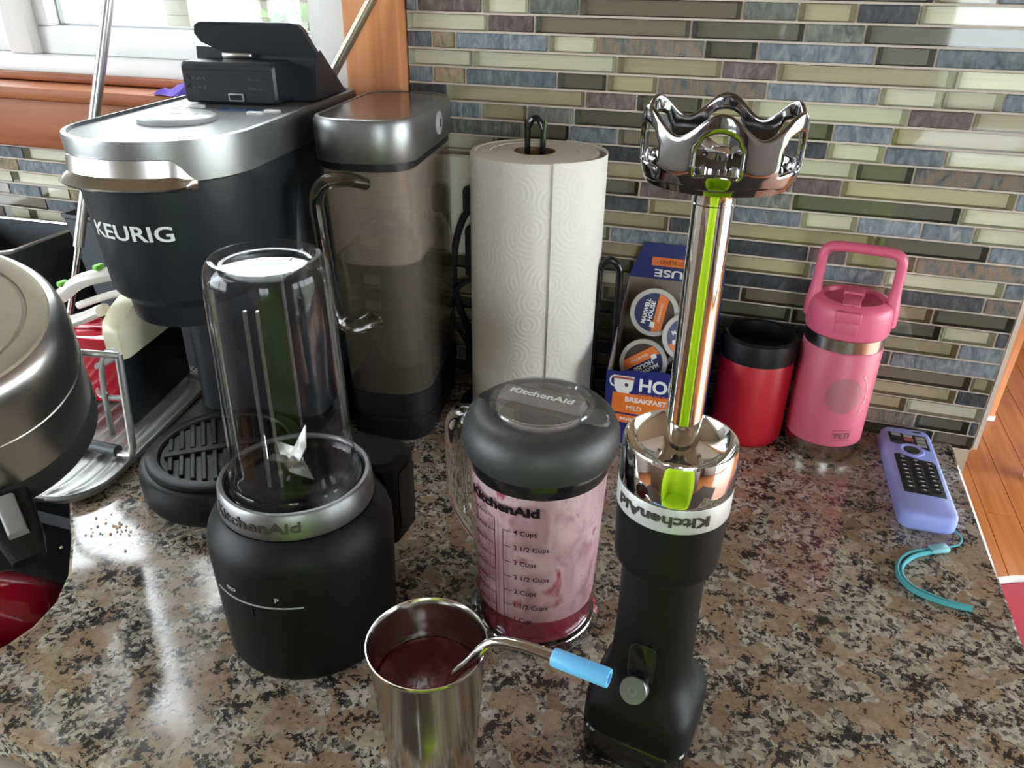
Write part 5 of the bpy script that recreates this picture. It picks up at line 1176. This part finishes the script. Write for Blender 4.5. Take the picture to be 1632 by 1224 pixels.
# purple cloth on the sill
b = B(); g = []
for i in range(15):
    row = []
    for j in range(9):
        u, v = i / 14, j / 8; e = min(u, 1 - u, v, 1 - v)
        row.append(b.bm.verts.new((0.09 * (u - 0.5) + 0.004 * sin(9 * v), 0.045 * (v - 0.5) + 0.004 * sin(11 * u), 0.0006 + min(1, e * 6) * (0.006 + 0.004 * sin(13 * u + 5 * v) + 0.002 * sin(31 * u - 9 * v)))))
    g.append(row)
for i in range(14):
    for j in range(8): b.bm.faces.new((g[i][j], g[i + 1][j], g[i + 1][j + 1], g[i][j + 1]))
b.poly([g[i][0].co for i in range(15)] + [g[14][j].co for j in range(1, 9)] + [g[i][8].co for i in range(13, -1, -1)] + [g[0][j].co for j in range(7, 0, -1)])
tag(mk('purple_cloth', b, 'purple', None, (-0.665, 0.822, 0.3208)), 'crumpled purple cloth lying on the wooden window sill', 'cloth')

# upturned pan draining over the sink, tipped against the rack
k = thing('upturned_pan', 'stainless pan turned upside down with black rim, tipped against the wire rack over the sink', 'pan', (-0.613, 0.4085, 0.098))
PN = Vector((0.345, -0.301, 1.0)).normalized(); k.rotation_mode = 'QUATERNION'; k.rotation_quaternion = PN.to_track_quat('Z', 'Y')
q_ = 0.86
def pl(prof): return [(r * q_, z * q_) for r, z in prof]
mk('rim_gasket', B().lathe(pl([(0.098, 0.002), (0.1075, 0.0), (0.1095, 0.004), (0.1092, 0.026), (0.107, 0.032), (0.098, 0.032), (0.098, 0.002)]), 72), 'rubber', k)
mk('pan_wall', B().lathe(pl([(0.100, 0.030), (0.1068, 0.032), (0.1075, 0.040), (0.1078, 0.092), (0.1070, 0.0928), (0.1072, 0.0945), (0.1068, 0.120), (0.1055, 0.136), (0.1030, 0.146), (0.0985, 0.1525), (0.0930, 0.1555)]), 96), 'steel2', k)
mk('pan_base', B().lathe(pl([(0.0932, 0.1552), (0.0915, 0.1580), (0.0880, 0.1590), (0.0760, 0.1585), (0.0755, 0.1572), (0.0720, 0.1572), (0.0715, 0.1585), (0, 0.1590)]), 96), 'alu', k)
hb = mk('pan_handle', B().loft([[(0.107 * q_, y, z) for y, z in rrect(0.018, 0.010, 0.006, 4, 0, 0.014)], [(0.128 * q_, y, z) for y, z in rrect(0.017, 0.0095, 0.006, 4, 0, 0.010)], [(0.150 * q_, y, z) for y, z in rrect(0.0155, 0.008, 0.005, 4, 0, 0.002)], [(0.166 * q_, y, z) for y, z in rrect(0.012, 0.005, 0.004, 4, 0, -0.004)]]), 'black', k)
QI = PN.to_track_quat('Z', 'Y').inverted() @ Vector((0.070, -0.0445, -0.038)); hb.rotation_euler = (0, 0, atan2(QI.y, QI.x))
mk('handle_inlay', B().loft([[(x, y * 0.9, z - (x - 0.098) * 0.34) for y, z in rrect(0.008, 0.005, 0.003, 3, 0, 0.0235)] for x in (0.098, 0.128)]), 'greyplast', hb)

# red mugs in the sink
def mug(loc, rot, label):
    o = thing('red_mug', label, 'mug', loc); o.rotation_mode = 'QUATERNION'
    o.rotation_quaternion = (Matrix.Rotation(rot[2], 3, 'Z') @ Matrix.Rotation(rot[1], 3, 'Y') @ Matrix.Rotation(rot[0], 3, 'Z')).to_quaternion()
    mk('cup', B().lathe([(0, 0), (0.028, 0), (0.031, 0.003), (0.040, 0.020), (0.0425, 0.045), (0.0425, 0.088), (0.0418, 0.0905), (0.040, 0.0895), (0.0392, 0.045), (0.036, 0.02), (0.027, 0.008), (0, 0.007)], 56), 'mug', o)
    mk('lip', B().tube([(0.0415 * cos(i * pi / 24), 0.0415 * sin(i * pi / 24), 0.0902) for i in range(48)], 0.0012, 6, loop=True), 'piping', o)
    mk('ear', B().tube(spline([(0.041, 0, 0.070), (0.060, 0, 0.072), (0.068, 0, 0.050), (0.058, 0, 0.030), (0.040, 0, 0.026)], 6), 0.005, 10), 'mug', o)
SF = -0.2165
mug((-0.635, 0.440, SF + 0.044), (radians(-110), radians(-90), radians(3)), 'red mug lying on its side on the sink floor, its mouth away from the worktop')
mug((-0.790, 0.335, SF), (0, 0, radians(160)), 'red mug standing upright on the sink floor')
mug((-0.590, 0.3155, SF + 0.0435), (0, radians(-90), radians(0)), 'red mug lying on its side on the sink floor nearest the worktop front')

# breadcrumbs on the granite by the sink
b = B()
for i in range(40):
    x, y = random.gauss(-0.505, 0.017), random.gauss(0.425, 0.012)
    s = random.uniform(0.0006, 0.0015); b.box((x, y, s / 2), (s, s * 1.3, s))
cr = mk('bread_crumbs', b, 'crumb', None, smooth=False); tag(cr, 'scatter of tiny crumbs on the granite beside the sink', 'crumbs'); cr['kind'] = 'stuff'

# ================================================================== added lime chair, stands in for a person reflected lime in the chrome
k = thing('counter_chair', 'lime green barrel-backed counter chair on four dark legs facing the worktop', 'chair', (0.045, -0.115, -0.92), radians(14))
mk('seat', B().lathe([(0, 0.60), (0.19, 0.60), (0.212, 0.615), (0.217, 0.64), (0.215, 0.675), (0.200, 0.695), (0.15, 0.702), (0, 0.704)], 48), 'lime', k)
rings = []
for i in range(49):
    t_ = i / 48; a = radians(20 - 220 * t_); e = min(t_, 1 - t_) * 2
    top = 0.86 + 0.27 * min(1, e * 2.6) ** 0.7
    rings.append([((r) * cos(a), (r) * sin(a), z) for r, z in ((0.200, 0.62), (0.232, 0.62), (0.240, 0.80), (0.240, top - 0.02), (0.230, top), (0.214, top), (0.205, top - 0.02), (0.205, 0.80))])
mk('barrel_back', B().loft(rings), 'lime', k, ang=50)
for sx in (-1, 1):
    for sy in (-1, 1):
        mk('leg', B().loft([ring(rrect(0.013, 0.013, 0.003, 2, sx * 0.19, sy * 0.19), 0.0075), ring(rrect(0.018, 0.018, 0.003, 2, sx * 0.14, sy * 0.14), 0.60)]), 'brown', k)
mk('footrest', B().tube([(0.175 * cos(2 * pi * i / 32) * 1.28, 0.175 * sin(2 * pi * i / 32) * 1.28, 0.22) for i in range(32)], 0.008, 8, loop=True), 'steel', k)
